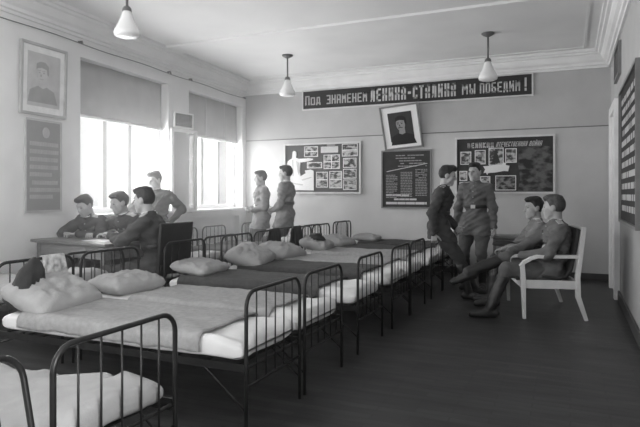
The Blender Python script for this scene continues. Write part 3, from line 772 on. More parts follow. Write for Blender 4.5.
pillow(2, -3.80, 3.47, .575, 0, -6, 3, 'pillow seen through the head rails in front of the table', (.95, .95, .85))
pillow(4, -3.80, 5.3, .575, 0, -4, 3, 'pale pillow behind the black chair in the window row', (1, 1, .8))
pillow(0, -3.80, 7.7, .575, 0, -8, 4, 'pillow in the window row close to the two standing soldiers', (.9, .95, .9))

# bag, towel and garment on the beds
def lump(name, rows_fn, m, label, cat, loc, rz=0, nu=24, nv=16):
    b = MB(); V = []
    for i in range(nv + 1):
        V.append([b.bm.verts.new(rows_fn(2 * PI * j / nu, i / nv)) for j in range(nu)])
    for i in range(nv):
        for j in range(nu): b.bm.faces.new((V[i][j], V[i][(j + 1) % nu], V[i + 1][(j + 1) % nu], V[i + 1][j]))
    b.bm.faces.new(V[0][::-1]); b.bm.faces.new(V[-1])
    o = b.build(name, m, smooth=True); o.location = loc; o.rotation_euler = (0, 0, rz)
    return tag(o, label, cat)
def bagfn(a, t):
    r = (.125 * (1 - t ** 1.6) ** .8 * (.75 + .5 * min(1, t * 5)) + .012) * (1 + .34 * fbm(math.cos(a) * 1.6, math.sin(a) * 1.6, t * 3))
    return Vector((.75 * r * math.cos(a) + .02 * t, 1.05 * r * math.sin(a) + .05 * t + .02 * math.sin(9 * t), .33 * t))
lump('kit_bag', bagfn, M_bag, 'dark canvas kit bag standing behind the propped pillow at left edge', 'bag', (-3.38, 2.74, .515), .3)
def draped(name, label, cat, y0, y1, m, low=.6, seed=0):
    o = thing(name, label, cat, (-3.46, (y0 + y1) / 2, .83)); rows = []
    for i in range(17):
        yy = y0 + (y1 - y0) * i / 16; row = []
        for (dx, z) in ((-.035, low), (-.03, low + .08), (-.024, .76), (-.019, .815), (-.014, .833), (0, .841), (.014, .835), (.02, .81), (.03, .74), (.035, low + .06), (.05, low - .03)):
            w = .012 * math.sin(i * 1.3 + seed) * (.84 - z) * 6
            row.append(Vector((-3.46 + dx + w * (1 if dx > 0 else -1), yy + .15 * (.84 - z) * (i - 8) / 16, z + .02 * math.sin(i * .7 + seed) * (z < .7))))
        rows.append(row)
    q = MB().grid(rows).build(name + '_cloth', m, smooth=True); par(q, o)
    k = q.modifiers.new('solidify', 'SOLIDIFY'); k.thickness = .008
draped('hanging_towel', 'mottled towel hung over the head rail beside the kit bag', 'towel', 2.93, 3.12, M_towel)
draped('hanging_jacket', 'dark jacket draped over a head rail, left of the garment on the far pillow', 'clothing', 6.33, 6.55, M_bag, .56, 1.0)
draped('hanging_jacket', 'dark jacket draped over the head rail of the bed the leaning soldier sits on', 'clothing', 6.98, 7.2, M_bag, .6, 2.0)
lump('folded_garment', lambda a, t: Vector(((.13 - .05 * t) * math.cos(a) * (1 + .25 * fbm(math.cos(a), math.sin(a), t)), (.17 - .06 * t) * math.sin(a) * (1 + .2 * fbm(math.sin(a), 2, t)), .075 * t + .01 * math.sin(3 * a))), M_bag,
     'dark crumpled garment lying on a pillow among the far beds', 'clothing', (-3.2, 7.17, .655), .4)

# ------------------------------------------------------------------ long table by the window
TZ = .80
T = Matrix.Translation((-4.05, 4.14, 0)) @ Matrix.Rotation(math.radians(-8.6), 4, 'Z')   # local: x to the left is negative, y away from the camera
t = thing('writing_table', 'long wooden table with drawer by the window where soldiers sit', 'table', (0, 0, 0)); t.matrix_world = T
TL, TD = 1.24, .62
MB().box(-TL, 0, 0, TD, TZ - .03, TZ).build('tabletop', M_table, t, bevel=.006)
a = MB(); a.box(-TL + .05, -.06, .05, .075, TZ - .16, TZ - .03); a.box(-TL + .05, -.06, TD - .075, TD - .05, TZ - .16, TZ - .03); a.box(-.085, -.06, .075, TD - .075, TZ - .16, TZ - .03); a.box(-TL + .05, -TL + .075, .075, TD - .075, TZ - .16, TZ - .03)
a.build('apron', mat('table_apron_wood', .17, .4, .2, 6, stretch=(1, 8, 8)), t)
MB().box(-.95, -.35, .042, .052, TZ - .145, TZ - .045).build('drawer', MATS['table_apron_wood'], t, bevel=.003)
for x, y in ((-.1, .08), (-.1, TD - .08), (-TL + .09, .08), (-TL + .09, TD - .08)):
    MB().bar((x, y, TZ - .03), (x, y, 0), .07, .07, up=(0, 1, 0), w2=.045, d2=.045).build('leg', M_table, t, bevel=.004)
def on_table(x, y): return T @ Vector((x, y, TZ))
o = MB().box(-.16, .16, -.11, .11, .0005, .003).build('paper_sheet', M_paper, M=T @ Matrix.Translation((-.42, .28, TZ)) @ Matrix.Rotation(.2, 4, 'Z'))
tag(o, 'white paper sheet lying on the table between the players', 'paper')

# chair at the table end
t = thing('upholstered_chair', 'chair with tall black back at the end of the table', 'chair', (-3.80, 4.57, 0), PI)   # faces -x
MB().box(-.2, .23, -.23, .23, .40, .46).build('seat', M_chair_leather, t, bevel=.015)
m = MB(); m.hexa([(-.235, -.245, .5), (-.195, -.245, .5), (-.195, .245, .5), (-.235, .245, .5), (-.275, -.25, 1.0), (-.24, -.25, 1.0), (-.24, .25, 1.0), (-.275, .25, 1.0)])
m.build('backrest', M_chair_leather, t, bevel=.01)
for x, y in ((.2, -.2), (.2, .2), (-.21, -.21), (-.21, .21)):
    MB().bar((x, y, .42), (x * 1.05, y * 1.02, 0), .045, .045, up=(0, 1, 0), w2=.03, d2=.03).build('leg', M_chair_leather, t, bevel=.003)
for y in (-.21, .21):
    MB().bar((-.21, y, .42), (-.235, y, .6), .04, .04, up=(0, 1, 0)).build('back_post', M_chair_leather, t)

# ------------------------------------------------------------------ white settee on the right
SR = math.radians(14)
t = thing('wooden_settee', 'cream painted wooden settee with curved arms holding two seated soldiers', 'settee', (-.43, 6.2, 0), SR)   # local x: back, y: away from camera
SW = 1.02
def side(y):
    return y
for y in (0, SW):
    f = MB(); f.bar((0, y, 0), (-.012, y, .42), .034, .04, up=(0, 1, 0), w2=.05, d2=.055); f.bar((-.012, y, .40), (-.02, y, .555), .05, .055, up=(0, 1, 0), w2=.045, d2=.05)
    f.build('front_leg', M_settee, t, bevel=.005)
    b = MB(); b.bar((.60, y, 0), (.52, y, .24), .034, .036, up=(0, 1, 0), w2=.045, d2=.06); b.bar((.52, y, .23), (.515, y, .45), .045, .06, up=(0, 1, 0)); b.bar((.515, y, .44), (.575, y, .93), .045, .06, up=(0, 1, 0), w2=.04, d2=.045)
    b.build('back_leg', M_settee, t, bevel=.005)
    a = MB()
    pts = [(-.035, .535), (-.01, .575), (.055, .615), (.12, .640), (.54, .645)]
    for (xa, za), (xb, zb) in zip(pts, pts[1:]): a.bar((xa - .004, y, za), (xb + .004, y, zb), .034, .06, up=(0, 1, 0))
    a.build('arm', M_settee, t, bevel=.004)
    MB().box(0, .5, y - .014, y + .014, .315, .40).build('side_rail', M_settee, t, bevel=.004)
MB().box(-.03, .0, 0, SW, .315, .40).build('front_rail', M_settee, t, bevel=.004)
MB().box(.5, .53, 0, SW, .315, .40).build('rear_rail', M_settee, t, bevel=.004)
st = MB()
n = 14; rows = []
for j in range(n + 1):
    yy = .02 + (SW - .04) * j / n
    rows.append([Vector((x, yy, z + .008 * math.sin(j / n * PI))) for x, z in ((-.04, .395), (-.045, .42), (-.02, .438), (.15, .43), (.32, .405), (.42, .42), (.475, .50), (.50, .62), (.525, .75), (.548, .90), (.556, .915))])
q_ = st.grid(rows).build('seat', M_cushion, t, smooth=True); s_ = q_.modifiers.new('solidify', 'SOLIDIFY'); s_.thickness = .03; s_.offset = -1
MB().bar((.573, -.02, .925), (.573, SW + .02, .925), .045, .035, up=(0, 0, 1)).build('top_rail', M_settee, t, bevel=.005)

# small cupboard at the back wall
t = thing('low_cupboard', 'low wooden cupboard against the back wall behind the settee', 'cupboard', (-.82, 9.17, 0))
MB().box(-.25, .25, -.19, .19, .06, .61).build('carcass', mat('cupboard_wood', .11, .45, .2, 8), t, bevel=.004)
MB().box(-.28, .28, -.22, .2, .61, .65).build('cupboard_top', mat('cupboard_top_wood', .17, .4, .2, 8), t, bevel=.006)
for x in (-.125, .125):
    d = MB().box(x - .115, x + .115, -.205, -.188, .08, .59).build('door', MATS['cupboard_wood'], t, bevel=.004)
    MB().box(x - .075, x + .075, -.21, -.2, .14, .53).build('door_panel', mat('cupboard_panel_wood', .2, .45, .2, 8), d, bevel=.004)
for x in (-.22, .22):
    for y in (-.16, .16): MB().box(x - .025, x + .025, y - .025, y + .025, 0, .06).build('foot', MATS['cupboard_wood'], t)

#@@PEOPLE@@
# ------------------------------------------------------------------ people: smooth implicit bodies turned into meshes
def smin(a, b, k):
    h = np.clip(.5 + .5 * (b - a) / k, 0, 1)
    return b * (1 - h) + a * h - k * h * (1 - h)
V3 = lambda *a: np.array(a, float)
def nrm(v): v = np.asarray(v, float); return v / (np.linalg.norm(v) + 1e-12)
def cap(a, b, ra, rb=None): return ('c', np.asarray(a, float), np.asarray(b, float), ra, ra if rb is None else rb)
def ell(c, r, R=None): return ('e', np.asarray(c, float), np.asarray(r, float), np.eye(3) if R is None else R)
def pdist(p, X, Y, Z):
    if p[0] == 'c':
        _, a, b, ra, rb = p; d = b - a; L = d @ d + 1e-12
        px, py, pz = X - a[0], Y - a[1], Z - a[2]
        t = np.clip((px * d[0] + py * d[1] + pz * d[2]) / L, 0, 1)
        return np.sqrt((px - t * d[0]) ** 2 + (py - t * d[1]) ** 2 + (pz - t * d[2]) ** 2) - (ra + (rb - ra) * t)
    _, c, r, R = p
    px, py, pz = X - c[0], Y - c[1], Z - c[2]
    q = [px * R[0, i] + py * R[1, i] + pz * R[2, i] for i in range(3)]
    k0 = np.sqrt(sum((q[i] / r[i]) ** 2 for i in range(3))) + 1e-9; k1 = np.sqrt(sum((q[i] / r[i] ** 2) ** 2 for i in range(3))) + 1e-9
    return k0 * (k0 - 1) / k1
def pbox(p):
    if p[0] == 'c': return np.minimum(p[1] - p[3], p[2] - p[4]), np.maximum(p[1] + p[3], p[2] + p[4])
    m = np.abs(p[3]) @ p[2]; return p[1] - m, p[1] + m
def field(prims, k, X, Y, Z):
    D = None
    for p in prims:
        d = pdist(p, X, Y, Z); D = d if D is None else smin(D, d, k)
    return D
def solidmesh(prims, k, vox, ops=(), fold=0, ff=38, seed=0):
    B = [pbox(p) for p in prims]; lo = np.min([b[0] for b in B], 0) - 3 * vox - .01; hi = np.max([b[1] for b in B], 0) + 3 * vox + .01
    n = np.ceil((hi - lo) / vox).astype(int) + 1
    ax = [lo[i] + vox * np.arange(n[i]) for i in range(3)]
    D = np.full(n, .3)
    mg = k + 2 * vox + .01
    for p, (bl, bh) in zip(prims, B):
        s = []
        for i in range(3):
            a = max(0, int((bl[i] - mg - lo[i]) / vox)); b = min(n[i], int((bh[i] + mg - lo[i]) / vox) + 2); s.append(slice(a, b))
        X, Y, Z = ax[0][s[0]][:, None, None], ax[1][s[1]][None, :, None], ax[2][s[2]][None, None, :]
        D[tuple(s)] = smin(D[tuple(s)], pdist(p, X, Y, Z), k)
    X, Y, Z = ax[0][:, None, None], ax[1][None, :, None], ax[2][None, None, :]
    if fold:
        q = seed * 1.7
        D = D + fold * (np.sin(ff * (X * .5 + Z) + 2.2 * np.sin(17 * Y + q) + q) * .6 + np.sin(ff * .7 * (Y + .6 * Z) - 1.8 * np.sin(21 * X + q)) * .5 + .4 * np.sin(ff * 1.9 * (Z - Y * .5) + 2 * np.sin(30 * X + 13 * Y)))
    for op in ops: D = op(D, X, Y, Z)
    D[0] = D[-1] = np.maximum(D[0], .01); D[:, 0] = np.maximum(D[:, 0], .01); D[:, -1] = np.maximum(D[:, -1], .01); D[:, :, 0] = np.maximum(D[:, :, 0], .01); D[:, :, -1] = np.maximum(D[:, :, -1], .01)
    return nets(D, lo, vox)
def nets(D, lo, vox):
    S = D < 0; N = np.array(D.shape) - 1
    cs = [(i, j, l) for i in (0, 1) for j in (0, 1) for l in (0, 1)]
    sub = lambda A, c: A[c[0]:N[0] + c[0], c[1]:N[1] + c[1], c[2]:N[2] + c[2]]
    cnt = sum(sub(S, c).astype(np.int8) for c in cs); M = (cnt > 0) & (cnt < 8)
    idx = np.argwhere(M); ids = np.full(N, -1, np.int64); ids[M] = np.arange(len(idx))
    vals = {c: D[idx[:, 0] + c[0], idx[:, 1] + c[1], idx[:, 2] + c[2]] for c in cs}
    P = np.zeros((len(idx), 3)); W = np.zeros(len(idx))
    for a in cs:
        for ax in range(3):
            if a[ax] == 0:
                b = list(a); b[ax] = 1; b = tuple(b)
                va, vb = vals[a], vals[b]; m = (va < 0) != (vb < 0)
                t = np.where(m, va / np.where(m, va - vb, 1), 0)
                q = np.array(a, float)[None] + np.zeros((len(idx), 3)); q[:, ax] += t
                P += q * m[:, None]; W += m
    verts = lo + vox * (idx + P / np.maximum(W, 1)[:, None])
    faces = []
    for ax in range(3):
        u, v = (ax + 1) % 3, (ax + 2) % 3
        sl0 = [slice(1, -1)] * 3; sl1 = [slice(1, -1)] * 3; sl0[ax] = slice(0, -1); sl1[ax] = slice(1, None)
        A, Bm = S[tuple(sl0)], S[tuple(sl1)]
        e = np.argwhere(A != Bm); sg = A[A != Bm]
        base = e + 1; base[:, ax] -= 1
        def cell(du, dv):
            q = base.copy(); q[:, u] -= du; q[:, v] -= dv; return ids[q[:, 0], q[:, 1], q[:, 2]]
        quad = np.stack([cell(1, 1), cell(0, 1), cell(0, 0), cell(1, 0)], 1)
        quad[~sg] = quad[~sg][:, ::-1]; faces.append(quad)
    return verts, np.concatenate(faces)
def npmesh(name, pieces, m):
    vs_, fs_, o = [], [], 0
    for v, f in pieces: vs_.append(v); fs_.append(f + o); o += len(v)
    v, f = np.concatenate(vs_), np.concatenate(fs_)
    me = bpy.data.meshes.new(name); me.vertices.add(len(v)); me.vertices.foreach_set('co', v.astype(np.float32).ravel())
    me.loops.add(f.size); me.loops.foreach_set('vertex_index', f.astype(np.int32).ravel())
    me.polygons.add(len(f)); me.polygons.foreach_set('loop_start', np.arange(0, f.size, 4, dtype=np.int32))
    try: me.polygons.foreach_set('loop_total', np.full(len(f), 4, np.int32))
    except Exception: pass
    me.update(calc_edges=True); me.validate()
    me.polygons.foreach_set('use_smooth', [True] * len(me.polygons)); me.materials.append(m)
    return me
def ik(a, b, l1, l2, pole):
    a, b = np.asarray(a, float), np.asarray(b, float); d = b - a; L = np.linalg.norm(d); d = d / L; L = min(L, (l1 + l2) * .998)
    x = (l1 * l1 - l2 * l2 + L * L) / (2 * L); h = math.sqrt(max(0, l1 * l1 - x * x))
    p = np.asarray(pole, float); p = nrm(p - d * (p @ d))
    return a + d * x + p * h, a + d * L
def rotv(v, axis, a):
    axis = nrm(axis); return v * math.cos(a) + np.cross(axis, v) * math.sin(a) + axis * (axis @ v) * (1 - math.cos(a))
def hand_prims(w, d, n, thumb_side, curl, k=1):
    """w wrist, d finger direction, n palm normal, u across; five separate fingers"""
    d = nrm(d); n = nrm(n - d * (n @ d)); u = np.cross(d, n) * thumb_side
    P = []
    for o in (-.026, -.009, .009, .026): P.append(cap(w + d * .012 + u * o * .55, w + d * .078 + u * o, .0125, .0105))
    palm = list(P); F = []
    for o, L, sp in ((.029, .068, .10), (.0098, .078, .02), (-.0098, .072, -.05), (-.029, .056, -.13)):
        p = w + d * .08 + u * o; dd = nrm(d + u * sp)
        for i, (fr, r) in enumerate(((.45, .0085), (.32, .0078), (.23, .007))):
            dd = rotv(dd, np.cross(d, n), curl * (.8, 1, .7)[i]); q = p + dd * L * fr
            F.append(cap(p, q, r, r * .93)); p = q
    p = w + d * .022 + u * .024; dd = nrm(d * .6 + u * .75 + n * .25)
    for fr, r in ((.036, .0115), (.03, .0095), (.024, .0085)):
        q = p + dd * fr; F.append(cap(p, q, r, r * .92)); p = q; dd = nrm(dd + d * .35 + n * .2 * curl)
    return palm + F
def march(prims, k, p, d):
    t = np.linspace(0, .35, 240); X = p[None] + d[None] * t[:, None]
    D = field(prims, k, X[:, 0], X[:, 1], X[:, 2]); i = np.argmax(D > 0); return X[i]
def figure(label, loc, rz, k=1.0, px=0, pz=.92, lean=0, bend=0, roll=0, twist=0, head=(0, 0), hands=None, poles=((-.5, .5, -.3), (-.5, -.5, -.3)),
           palms=None, hdirs=(None, None), curl=.5, feet=None, knees=((1, .15, .2), (1, -.15, .2)), toes=((1, .2, 0), (1, -.2, 0)), fup=((0, 0, 1), (0, 0, 1)),
           tunic=M_tunic, breech=M_breech, boots=M_boot, hair=M_hair, hem=.2, sit=False, medal=False, quiff=.03, belt=True, seed=1, strap=False):
    t = thing('person', label, 'person', loc, rz, 'soldiers'); t.scale = (k, k, k)
    rad = math.radians
    P = V3(px, 0, pz); Zr = V3(0, math.sin(rad(roll)), math.cos(rad(roll)))
    sp = lambda a: nrm(V3(math.sin(a), Zr[1] * math.cos(a), Zr[2] * math.cos(a)))
    s1, s2 = sp(rad(lean)), sp(rad(lean + bend)); l0 = V3(0, 1, 0)
    l = rotv(l0, s2, rad(twist)); f = np.cross(l, s2); f0 = np.cross(l0, s1)
    R1 = np.stack([f0, l0, s1], 1); R2 = np.stack([f, l, s2], 1)
    W = P + .20 * s1; CH = W + .15 * s2; SH = W + .245 * s2; NB = W + .29 * s2
    y, p = rad(head[0]), rad(head[1])
    hf = V3(math.cos(p) * math.cos(y), math.cos(p) * math.sin(y), -math.sin(p)); hl = nrm(np.cross(V3(0, 0, 1), hf)); hu = np.cross(hf, hl); RH = np.stack([hf, hl, hu], 1)
    Hc = NB + .05 * s2 + .105 * nrm(s2 * .4 + V3(0, 0, 1) * .6) + .022 * hf
    H = lambda a, b, c: Hc + .95 * (hf * a + hl * b + hu * c)
    # ---- joints
    shl, shr = SH + .165 * l, SH - .165 * l
    hipl, hipr = P + .088 * l0 - .03 * s1, P - .088 * l0 - .03 * s1
    if hands is None: hands = ((.05, .27, pz - .12), (.05, -.27, pz - .12))
    if feet is None: feet = ((.02, .1, .09), (.02, -.1, .09))
    AR, LG = [], []
    for i, (S_, hd) in enumerate(((shl, hands[0]), (shr, hands[1]))):
        e, w = ik(S_, hd, .285, .26, poles[i]); AR.append((S_, e, w))
    for i, (S_, ft) in enumerate(((hipl, feet[0]), (hipr, feet[1]))):
        kn, an = ik(S_, ft, .43, .42, knees[i]); LG.append((S_, kn, an))
    # ---- body: skin, one mesh
    neck = [cap(NB - .03 * s2, H(-.02, 0, -.06), .058, .052)]
    hp = [ell(H(-.012, 0, .032), V3(.095, .074, .092), RH), ell(H(.036, 0, -.035), V3(.058, .056, .085), RH), cap(H(.072, -.012, -.098), H(.072, .012, -.098), .022),
          cap(H(.093, 0, .018), H(.112, 0, -.022), .009, .0135), cap(H(.078, -.034, .034), H(.078, .034, .034), .013), cap(H(.058, .044, -.018), H(.03, .05, -.07), .022, .018), cap(H(.058, -.044, -.018), H(.03, -.05, -.07), .022, .018),
          ell(H(-.008, .076, -.004), V3(.02, .009, .032), RH), ell(H(-.008, -.076, -.004), V3(.02, .009, .032), RH), cap(H(.086, -.018, -.06), H(.086, .018, -.06), .011)]
    def sockets(D, X, Y, Z):
        for sy in (-1, 1):
            c = H(.098, sy * .031, .012); d = np.sqrt((X - c[0]) ** 2 + (Y - c[1]) ** 2 + (Z - c[2]) ** 2) - .017
            D = -smin(-D, d, .012)
        c0, c1 = H(.1, -.022, -.06), H(.1, .022, -.06)
        D = -smin(-D, pdist(cap(c0, c1, .0035), X, Y, Z), .004)
        return D
    pieces = [solidmesh(hp + neck, .022, .0062, (sockets,))]
    coarse = [ell(P, V3(.10, .14, .11), R1), ell(W, V3(.09, .125, .13), R1), ell(CH, V3(.105, .145, .15), R2), cap(SH - .12 * l, SH + .12 * l, .05), cap(SH, NB + .02 * s2, .05)]
    for S_, e, w in AR: coarse += [cap(S_, e, .044, .038), cap(e, w, .036, .026)]
    for S_, kn, an in LG: coarse += [cap(S_, kn, .07, .05), cap(kn, an, .046, .034)]
    pieces.append(solidmesh(coarse, .03, .016))
    for i, (S_, e, w) in enumerate(AR):
        fd = nrm(w - e); hd = nrm(fd + np.asarray(hdirs[i] if hdirs[i] is not None else (0, 0, 0), float))
        pn = np.asarray((palms[i] if palms else ((0, -1, 0), (0, 1, 0))[i]), float)
        side = 1 if i == 0 else -1
        pieces.append(solidmesh([cap(w - fd * .05, w + hd * .01, .027, .024)] + hand_prims(w, hd, pn, -side if True else side, curl), .006, .0048))
    link('body', npmesh('body', pieces, M_skin), t)
    for sy in (-1, 1):
        c = H(.082, sy * .031, .012)
        link('eye', npmesh('eye', [solidmesh([ell(c, V3(.009, .012, .006), RH)], .005, .004)], M_eye), t)
        link('eyebrow', npmesh('eyebrow', [solidmesh([cap(H(.09, sy * .016, .036), H(.078, sy * .05, .036), .0055, .004)], .005, .004)], hair), t)
    # ---- hair
    def hairline(D, X, Y, Z):
        q = [(X - Hc[0]) * R_[0] + (Y - Hc[1]) * R_[1] + (Z - Hc[2]) * R_[2] for R_ in (hf, hl, hu)]
        s = np.clip((q[0] + .03) / .09, 0, 1); s = s * s * (3 - 2 * s)
        D = np.maximum(D, (-.055 + .128 * s) - q[2])
        return D + .0022 * np.sin(q[0] * 90 + 3 * np.sin(q[1] * 70)) * np.sin(q[1] * 110)
    hr = [ell(H(-.014, 0, .036), V3(.104, .080, .1), RH), ell(H(.045, 0, .108), V3(.055, .06, quiff), RH), ell(H(-.02, 0, .11), V3(.07, .06, .026), RH)]
    link('hair', npmesh('hair', [solidmesh(hr, .02, .0065, (hairline,))], hair), t)
    # ---- tunic
    torso = [ell(P + .02 * s1, V3(.135, .172, .13), R1), ell(W, V3(.12, .155, .14), R1), ell(CH, V3(.135, .178, .165), R2), cap(SH - .13 * l - .01 * s2, SH + .13 * l - .01 * s2, .068), cap(SH, NB - .005 * s2, .075, .066)]
    arms = []
    for S_, e, w in AR:
        fd = nrm(w - e); arms += [cap(S_ - .01 * s2, e, .070, .057), cap(e, w - fd * .012, .056, .04)]
    sk = []
    for S_, kn, an in LG: sk.append(cap(S_ + .03 * s1, S_ + (kn - S_) * (.26 if sit else .52), .118, .112 if not sit else .1))
    if not sit: sk.append(cap(P - .02 * s1, P - .2 * s1, .13, .125))
    def hemcut(D, X, Y, Z):
        c = P - hem * s1; D = np.maximum(D, (c[0] - X) * s1[0] + (c[1] - Y) * s1[1] + (c[2] - Z) * s1[2]) if not sit else D
        return D
    tp = torso + arms + sk
    link('tunic', npmesh('tunic', [solidmesh(tp, .035, .0105, (hemcut,), .0088, 48, seed)], tunic), t)
    c0 = NB - .004 * s2; c1 = NB + .032 * s2
    link('collar', npmesh('collar', [solidmesh([cap(c0, c1, .066, .062)], .01, .008, (lambda D, X, Y, Z: np.maximum(D, (X - c1[0]) * s2[0] + (Y - c1[1]) * s2[1] + (Z - c1[2]) * s2[2] - .006),))], tunic), t)
    link('collar_liner', npmesh('collar_liner', [solidmesh([cap(c0, c1, .0625, .0605)], .01, .006, (lambda D, X, Y, Z: np.maximum(D, (X - c1[0]) * s2[0] + (Y - c1[1]) * s2[1] + (Z - c1[2]) * s2[2] - .011),))], M_white_band), t)
    # pocket flaps and shoulder boards
    def patch(c, fx_, ux_, w_, h_, d_): 
        fx_ = nrm(fx_); ux_ = nrm(ux_ - fx_ * (ux_ @ fx_)); lx_ = np.cross(ux_, fx_)
        M = Matrix(((lx_[0], ux_[0], fx_[0], c[0]), (lx_[1], ux_[1], fx_[1], c[1]), (lx_[2], ux_[2], fx_[2], c[2]), (0, 0, 0, 1)))
        return M
    for sy in (-1, 1):
        a = march(tp, .035, CH + .04 * s2 + sy * .085 * l, f)
        MB().obox(patch(a, f + sy * .35 * l, s2, .1, .045, .012), .10, .045, .014).build('pocket_flap', tunic, t, bevel=.004)
        a, b = SH + sy * .085 * l + .066 * s2, SH + sy * .185 * l + .045 * s2
        up = nrm(np.cross(b - a, f) * -sy); up = up if up @ s2 > 0 else -up
        MB().obox(patch((a + b) / 2 + up * .006, up, f, .05, .12, .008), .125, .052, .012).build('shoulder_board', M_board, t, bevel=.003)
    for j in range(4):
        a = march(tp, .035, CH + (.11 - .075 * j) * s2, f)
        link('button', npmesh('button', [solidmesh([ell(a, V3(.005, .009, .009), R2)], .005, .0045)], M_brass), t)
    if belt:
        c = W + (.0 if sit else -.015) * s1
        bp = [ell(p_[1], p_[2] + .008, p_[3]) for p_ in torso[:3]]
        slab = lambda D, X, Y, Z: np.maximum(D, np.abs((X - c[0]) * s1[0] + (Y - c[1]) * s1[1] + (Z - c[2]) * s1[2]) - .024)
        link('belt', npmesh('belt', [solidmesh(bp, .035, .011, (slab,))], M_belt), t)
        a = march(bp, .035, c, f0)
        MB().obox(patch(a, f0, s1, .06, .05, .01), .06, .048, .014).build('belt_buckle', M_brass, t, bevel=.003)
    if strap:
        pts = [march(tp, .035, W + (.26 - .30 * q) * s2 + (.13 - .24 * q) * l, f) + f * .004 for q in np.linspace(0, 1, 9)]
        MB().tube(pts, .013, 8).build('cross_strap', M_belt, t, smooth=True)
    if medal:
        a = march(tp, .035, CH + .0 * s2 + .085 * l, f) + f * .006
        MB().obox(patch(a + .025 * s2, f, s2, .03, .03, .006), .03, .032, .008).build('medal_ribbon', M_frame_m, t)
        link('medal', npmesh('medal', [solidmesh([ell(a - .012 * s2, V3(.006, .02, .02), R2)], .005, .005)], M_white_band), t)
    # ---- breeches, boots
    br = [ell(P - .02 * s1, V3(.12, .155, .12), R1)]
    for S_, kn, an in LG:
        out = nrm(kn - S_); br += [cap(S_, S_ + out * .2, .098, .096), cap(S_ + out * .2, kn, .094, .068), cap(kn, kn + (an - kn) * .3, .066, .056)]
    link('breeches', npmesh('breeches', [solidmesh(br, .03, .0115, (), .006, 34, seed + 3)], breech), t)
    for i, (S_, kn, an) in enumerate(LG):
        sd = nrm(an - kn); td = nrm(toes[i]); up = nrm(np.asarray(fup[i], float)); td = nrm(td - up * (td @ up))
        b = [cap(kn + sd * .1, an, .064, .05), cap(an - td * .045 - up * .045, an + td * .07 - up * .045, .045, .044), cap(an + td * .06 - up * .05, an + td * .175 - up * .058, .044, .034)]
        cut = lambda D, X, Y, Z: np.maximum(D, -((X - an[0]) * up[0] + (Y - an[1]) * up[1] + (Z - an[2]) * up[2]) - .088)
        link('boot', npmesh('boot', [solidmesh(b, .02, .0095, (cut,), .0025, 60, seed + i)], boots), t)
    return t

R_ = math.radians
# standing, facing the camera
figure('standing soldier facing the camera before the dark notice board, belted tunic', (-1.166, 7.9, 0), R_(-98), 1.005, head=(-14, 4), hands=((.06, .27, .80), (.04, -.28, .80)),
       tunic=M_tunic, breech=M_breech_m, quiff=.035, curl=.55, seed=1)
# leaning on the foot rail, seen from the side
figure('soldier in profile half sitting on a bed foot rail, looking towards the standing one', (-1.50, 7.1, 0), R_(8), 1.0, pz=.87, lean=6, bend=4, head=(6, 12), twist=-6,
       hands=((.2, .2, .86), (-.04, -.25, .80)), poles=((-.6, .6, -.2), (-.7, -.4, 0)), feet=((.44, .12, .09), (.36, -.08, .09)), tunic=M_tunic_d, breech=M_breech, quiff=.045, hem=.16, curl=.9, seed=2)
# settee: the near man with crossed leg, the far man behind him
SQ = Matrix.Translation((-.43, 6.2, 0)) @ Matrix.Rotation(SR, 4, 'Z')
q_ = SQ @ Vector((.29, .23, 0))
figure('seated soldier on the near end of the settee with one boot stretched over his knee', q_, SR + PI, 1.05, pz=.455, lean=-24, bend=26, head=(-26, 4), sit=True,
       hands=((.28, .08, .60), (.38, -.06, .62)), poles=((-.7, .7, -.6), (-.4, -.7, -.4)), palms=((0, -.3, -1), (0, .3, -1)), feet=((.60, .22, .09), (.80, .08, .43)),
       knees=((.5, .0, 1), (.35, .05, 1)), toes=((1, .1, 0), (1, .0, .1)), fup=((0, 0, 1), (.3, 0, .95)), tunic=M_tunic, breech=M_breech_m, boots=M_boot, hair=M_hair_l, curl=.7, seed=3)
q_ = SQ @ Vector((.27, .74, 0))
figure('seated soldier half hidden behind the man on the near end of the settee', q_, SR + PI, 1.02, pz=.455, lean=-8, bend=14, head=(12, 4), sit=True,
       hands=((.36, .06, .64), (.34, -.1, .63)), poles=((-.3, .8, -.4), (-.3, -.8, -.4)), palms=((0, -.3, -1), (0, .3, -1)), feet=((.50, .1, .09), (.48, -.12, .09)),
       knees=((1, .1, 1), (1, -.1, 1)), tunic=M_tunic_l, breech=M_breech, medal=True, curl=.7, seed=4)
cm = MB()
cm.lathe([(.0, 0), (.075, 0), (.085, .012), (.08, .035), (.05, .055), (.0, .06)], (0, 0, 0), 24)
cp = thing('field_cap', 'dark soft cap lying on the knees of the half hidden seated soldier', 'cap', SQ @ Vector((-.10, .72, .685)), SR)
cb_ = cm.build('cap_body', M_bag, cp, smooth=True); cb_.scale = (1.5, .8, 1)
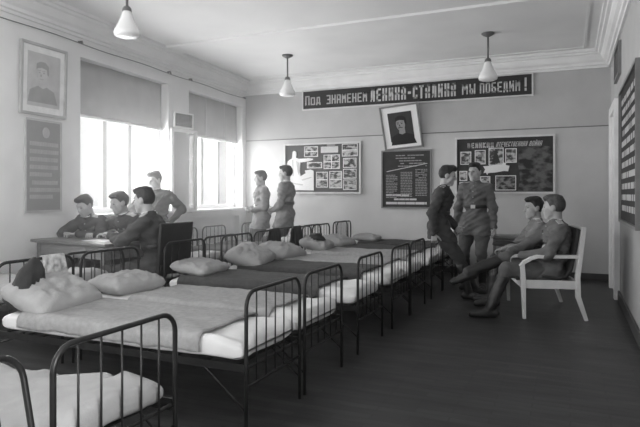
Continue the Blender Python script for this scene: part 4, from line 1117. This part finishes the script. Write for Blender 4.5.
# two by the far window
figure('standing soldier in belted tunic nearest the window corner, hands joined at his waist', (-4.66, 8.235, 0), R_(226), .985, head=(-12, 6), hands=((.18, .03, 1.03), (.18, -.03, 1.05)),
       poles=((-.5, .8, -.4), (-.5, -.8, -.4)), palms=((0, -.6, .6), (0, .6, .6)), tunic=M_tunic_l, breech=M_breech, hair=M_hair_l, curl=.7, seed=5)
figure('standing soldier in profile at right of the pair by the corner, hand at his waist', (-4.22, 8.24, 0), R_(188), 1.03, lean=-2, head=(2, 3), hands=((.2, .10, .98), (.2, -.1, 1.0)),
       poles=((-.6, .7, -.4), (-.5, -.8, -.4)), palms=((0, -1, .2), (0, 1, .2)), tunic=M_tunic_l, breech=M_breech, curl=.8, seed=6)
# leaning at the window
figure('soldier leaning on the window sill between the windows, looking down at the table', (-5.15, 6.22, 0), R_(-62), .965, pz=.88, lean=4, bend=4, head=(-38, 16), roll=0,
       hands=((.10, .20, .93), (.16, -.14, 1.02)), poles=((-.5, .9, -.1), (-.4, -.9, -.2)), feet=((.2, .1, .09), (.2, -.12, .09)), tunic=M_tunic_d, breech=M_breech, hair=M_hair, strap=True, seed=7)
# at the table
figure('soldier at the far left of the table, bent over his hands beside the window', (-5.06, 5.14, 0), R_(-92), .97, pz=.60, lean=16, bend=14, head=(-4, 26), sit=True,
       hands=((.48, .12, .865), (.46, -.10, .865)), poles=((-.2, 1, -.3), (-.2, -1, -.3)), palms=((0, 0, -1), (0, 0, -1)), feet=((.42, .12, .09), (.42, -.12, .09)), knees=((1, .1, 1), (1, -.1, 1)),
       tunic=M_tunic_d, breech=M_breech, curl=.8, seed=8)
figure('soldier with a bright medal sitting in the middle behind the table', (-4.55, 5.14, 0), R_(-102), .98, pz=.60, lean=14, bend=10, head=(-14, 16), sit=True,
       hands=((.46, .12, .865), (.44, -.22, .865)), poles=((-.2, 1, -.3), (-.2, -1, -.3)), palms=((0, 0, -1), (0, 0, -1)), feet=((.40, .12, .09), (.40, -.12, .09)), knees=((1, .1, 1), (1, -.1, 1)),
       tunic=M_tunic_d, breech=M_breech, hair=M_hair_l, medal=True, curl=.8, seed=9)
figure('soldier in profile on the black chair at the end of the table', (-3.74, 4.50, 0), R_(203), 1.02, pz=.56, lean=3, bend=10, head=(-14, 8), sit=True,
       hands=((.42, .05, .86), (.42, -.14, .86)), poles=((-.4, .8, -.4), (-.4, -.8, -.4)), palms=((0, 0, -1), (0, 0, -1)), feet=((.40, .12, .09), (.30, -.12, .09)), knees=((1, .1, 1), (1, -.1, 1)),
       tunic=M_tunic_d, breech=M_breech, curl=.7, seed=10)
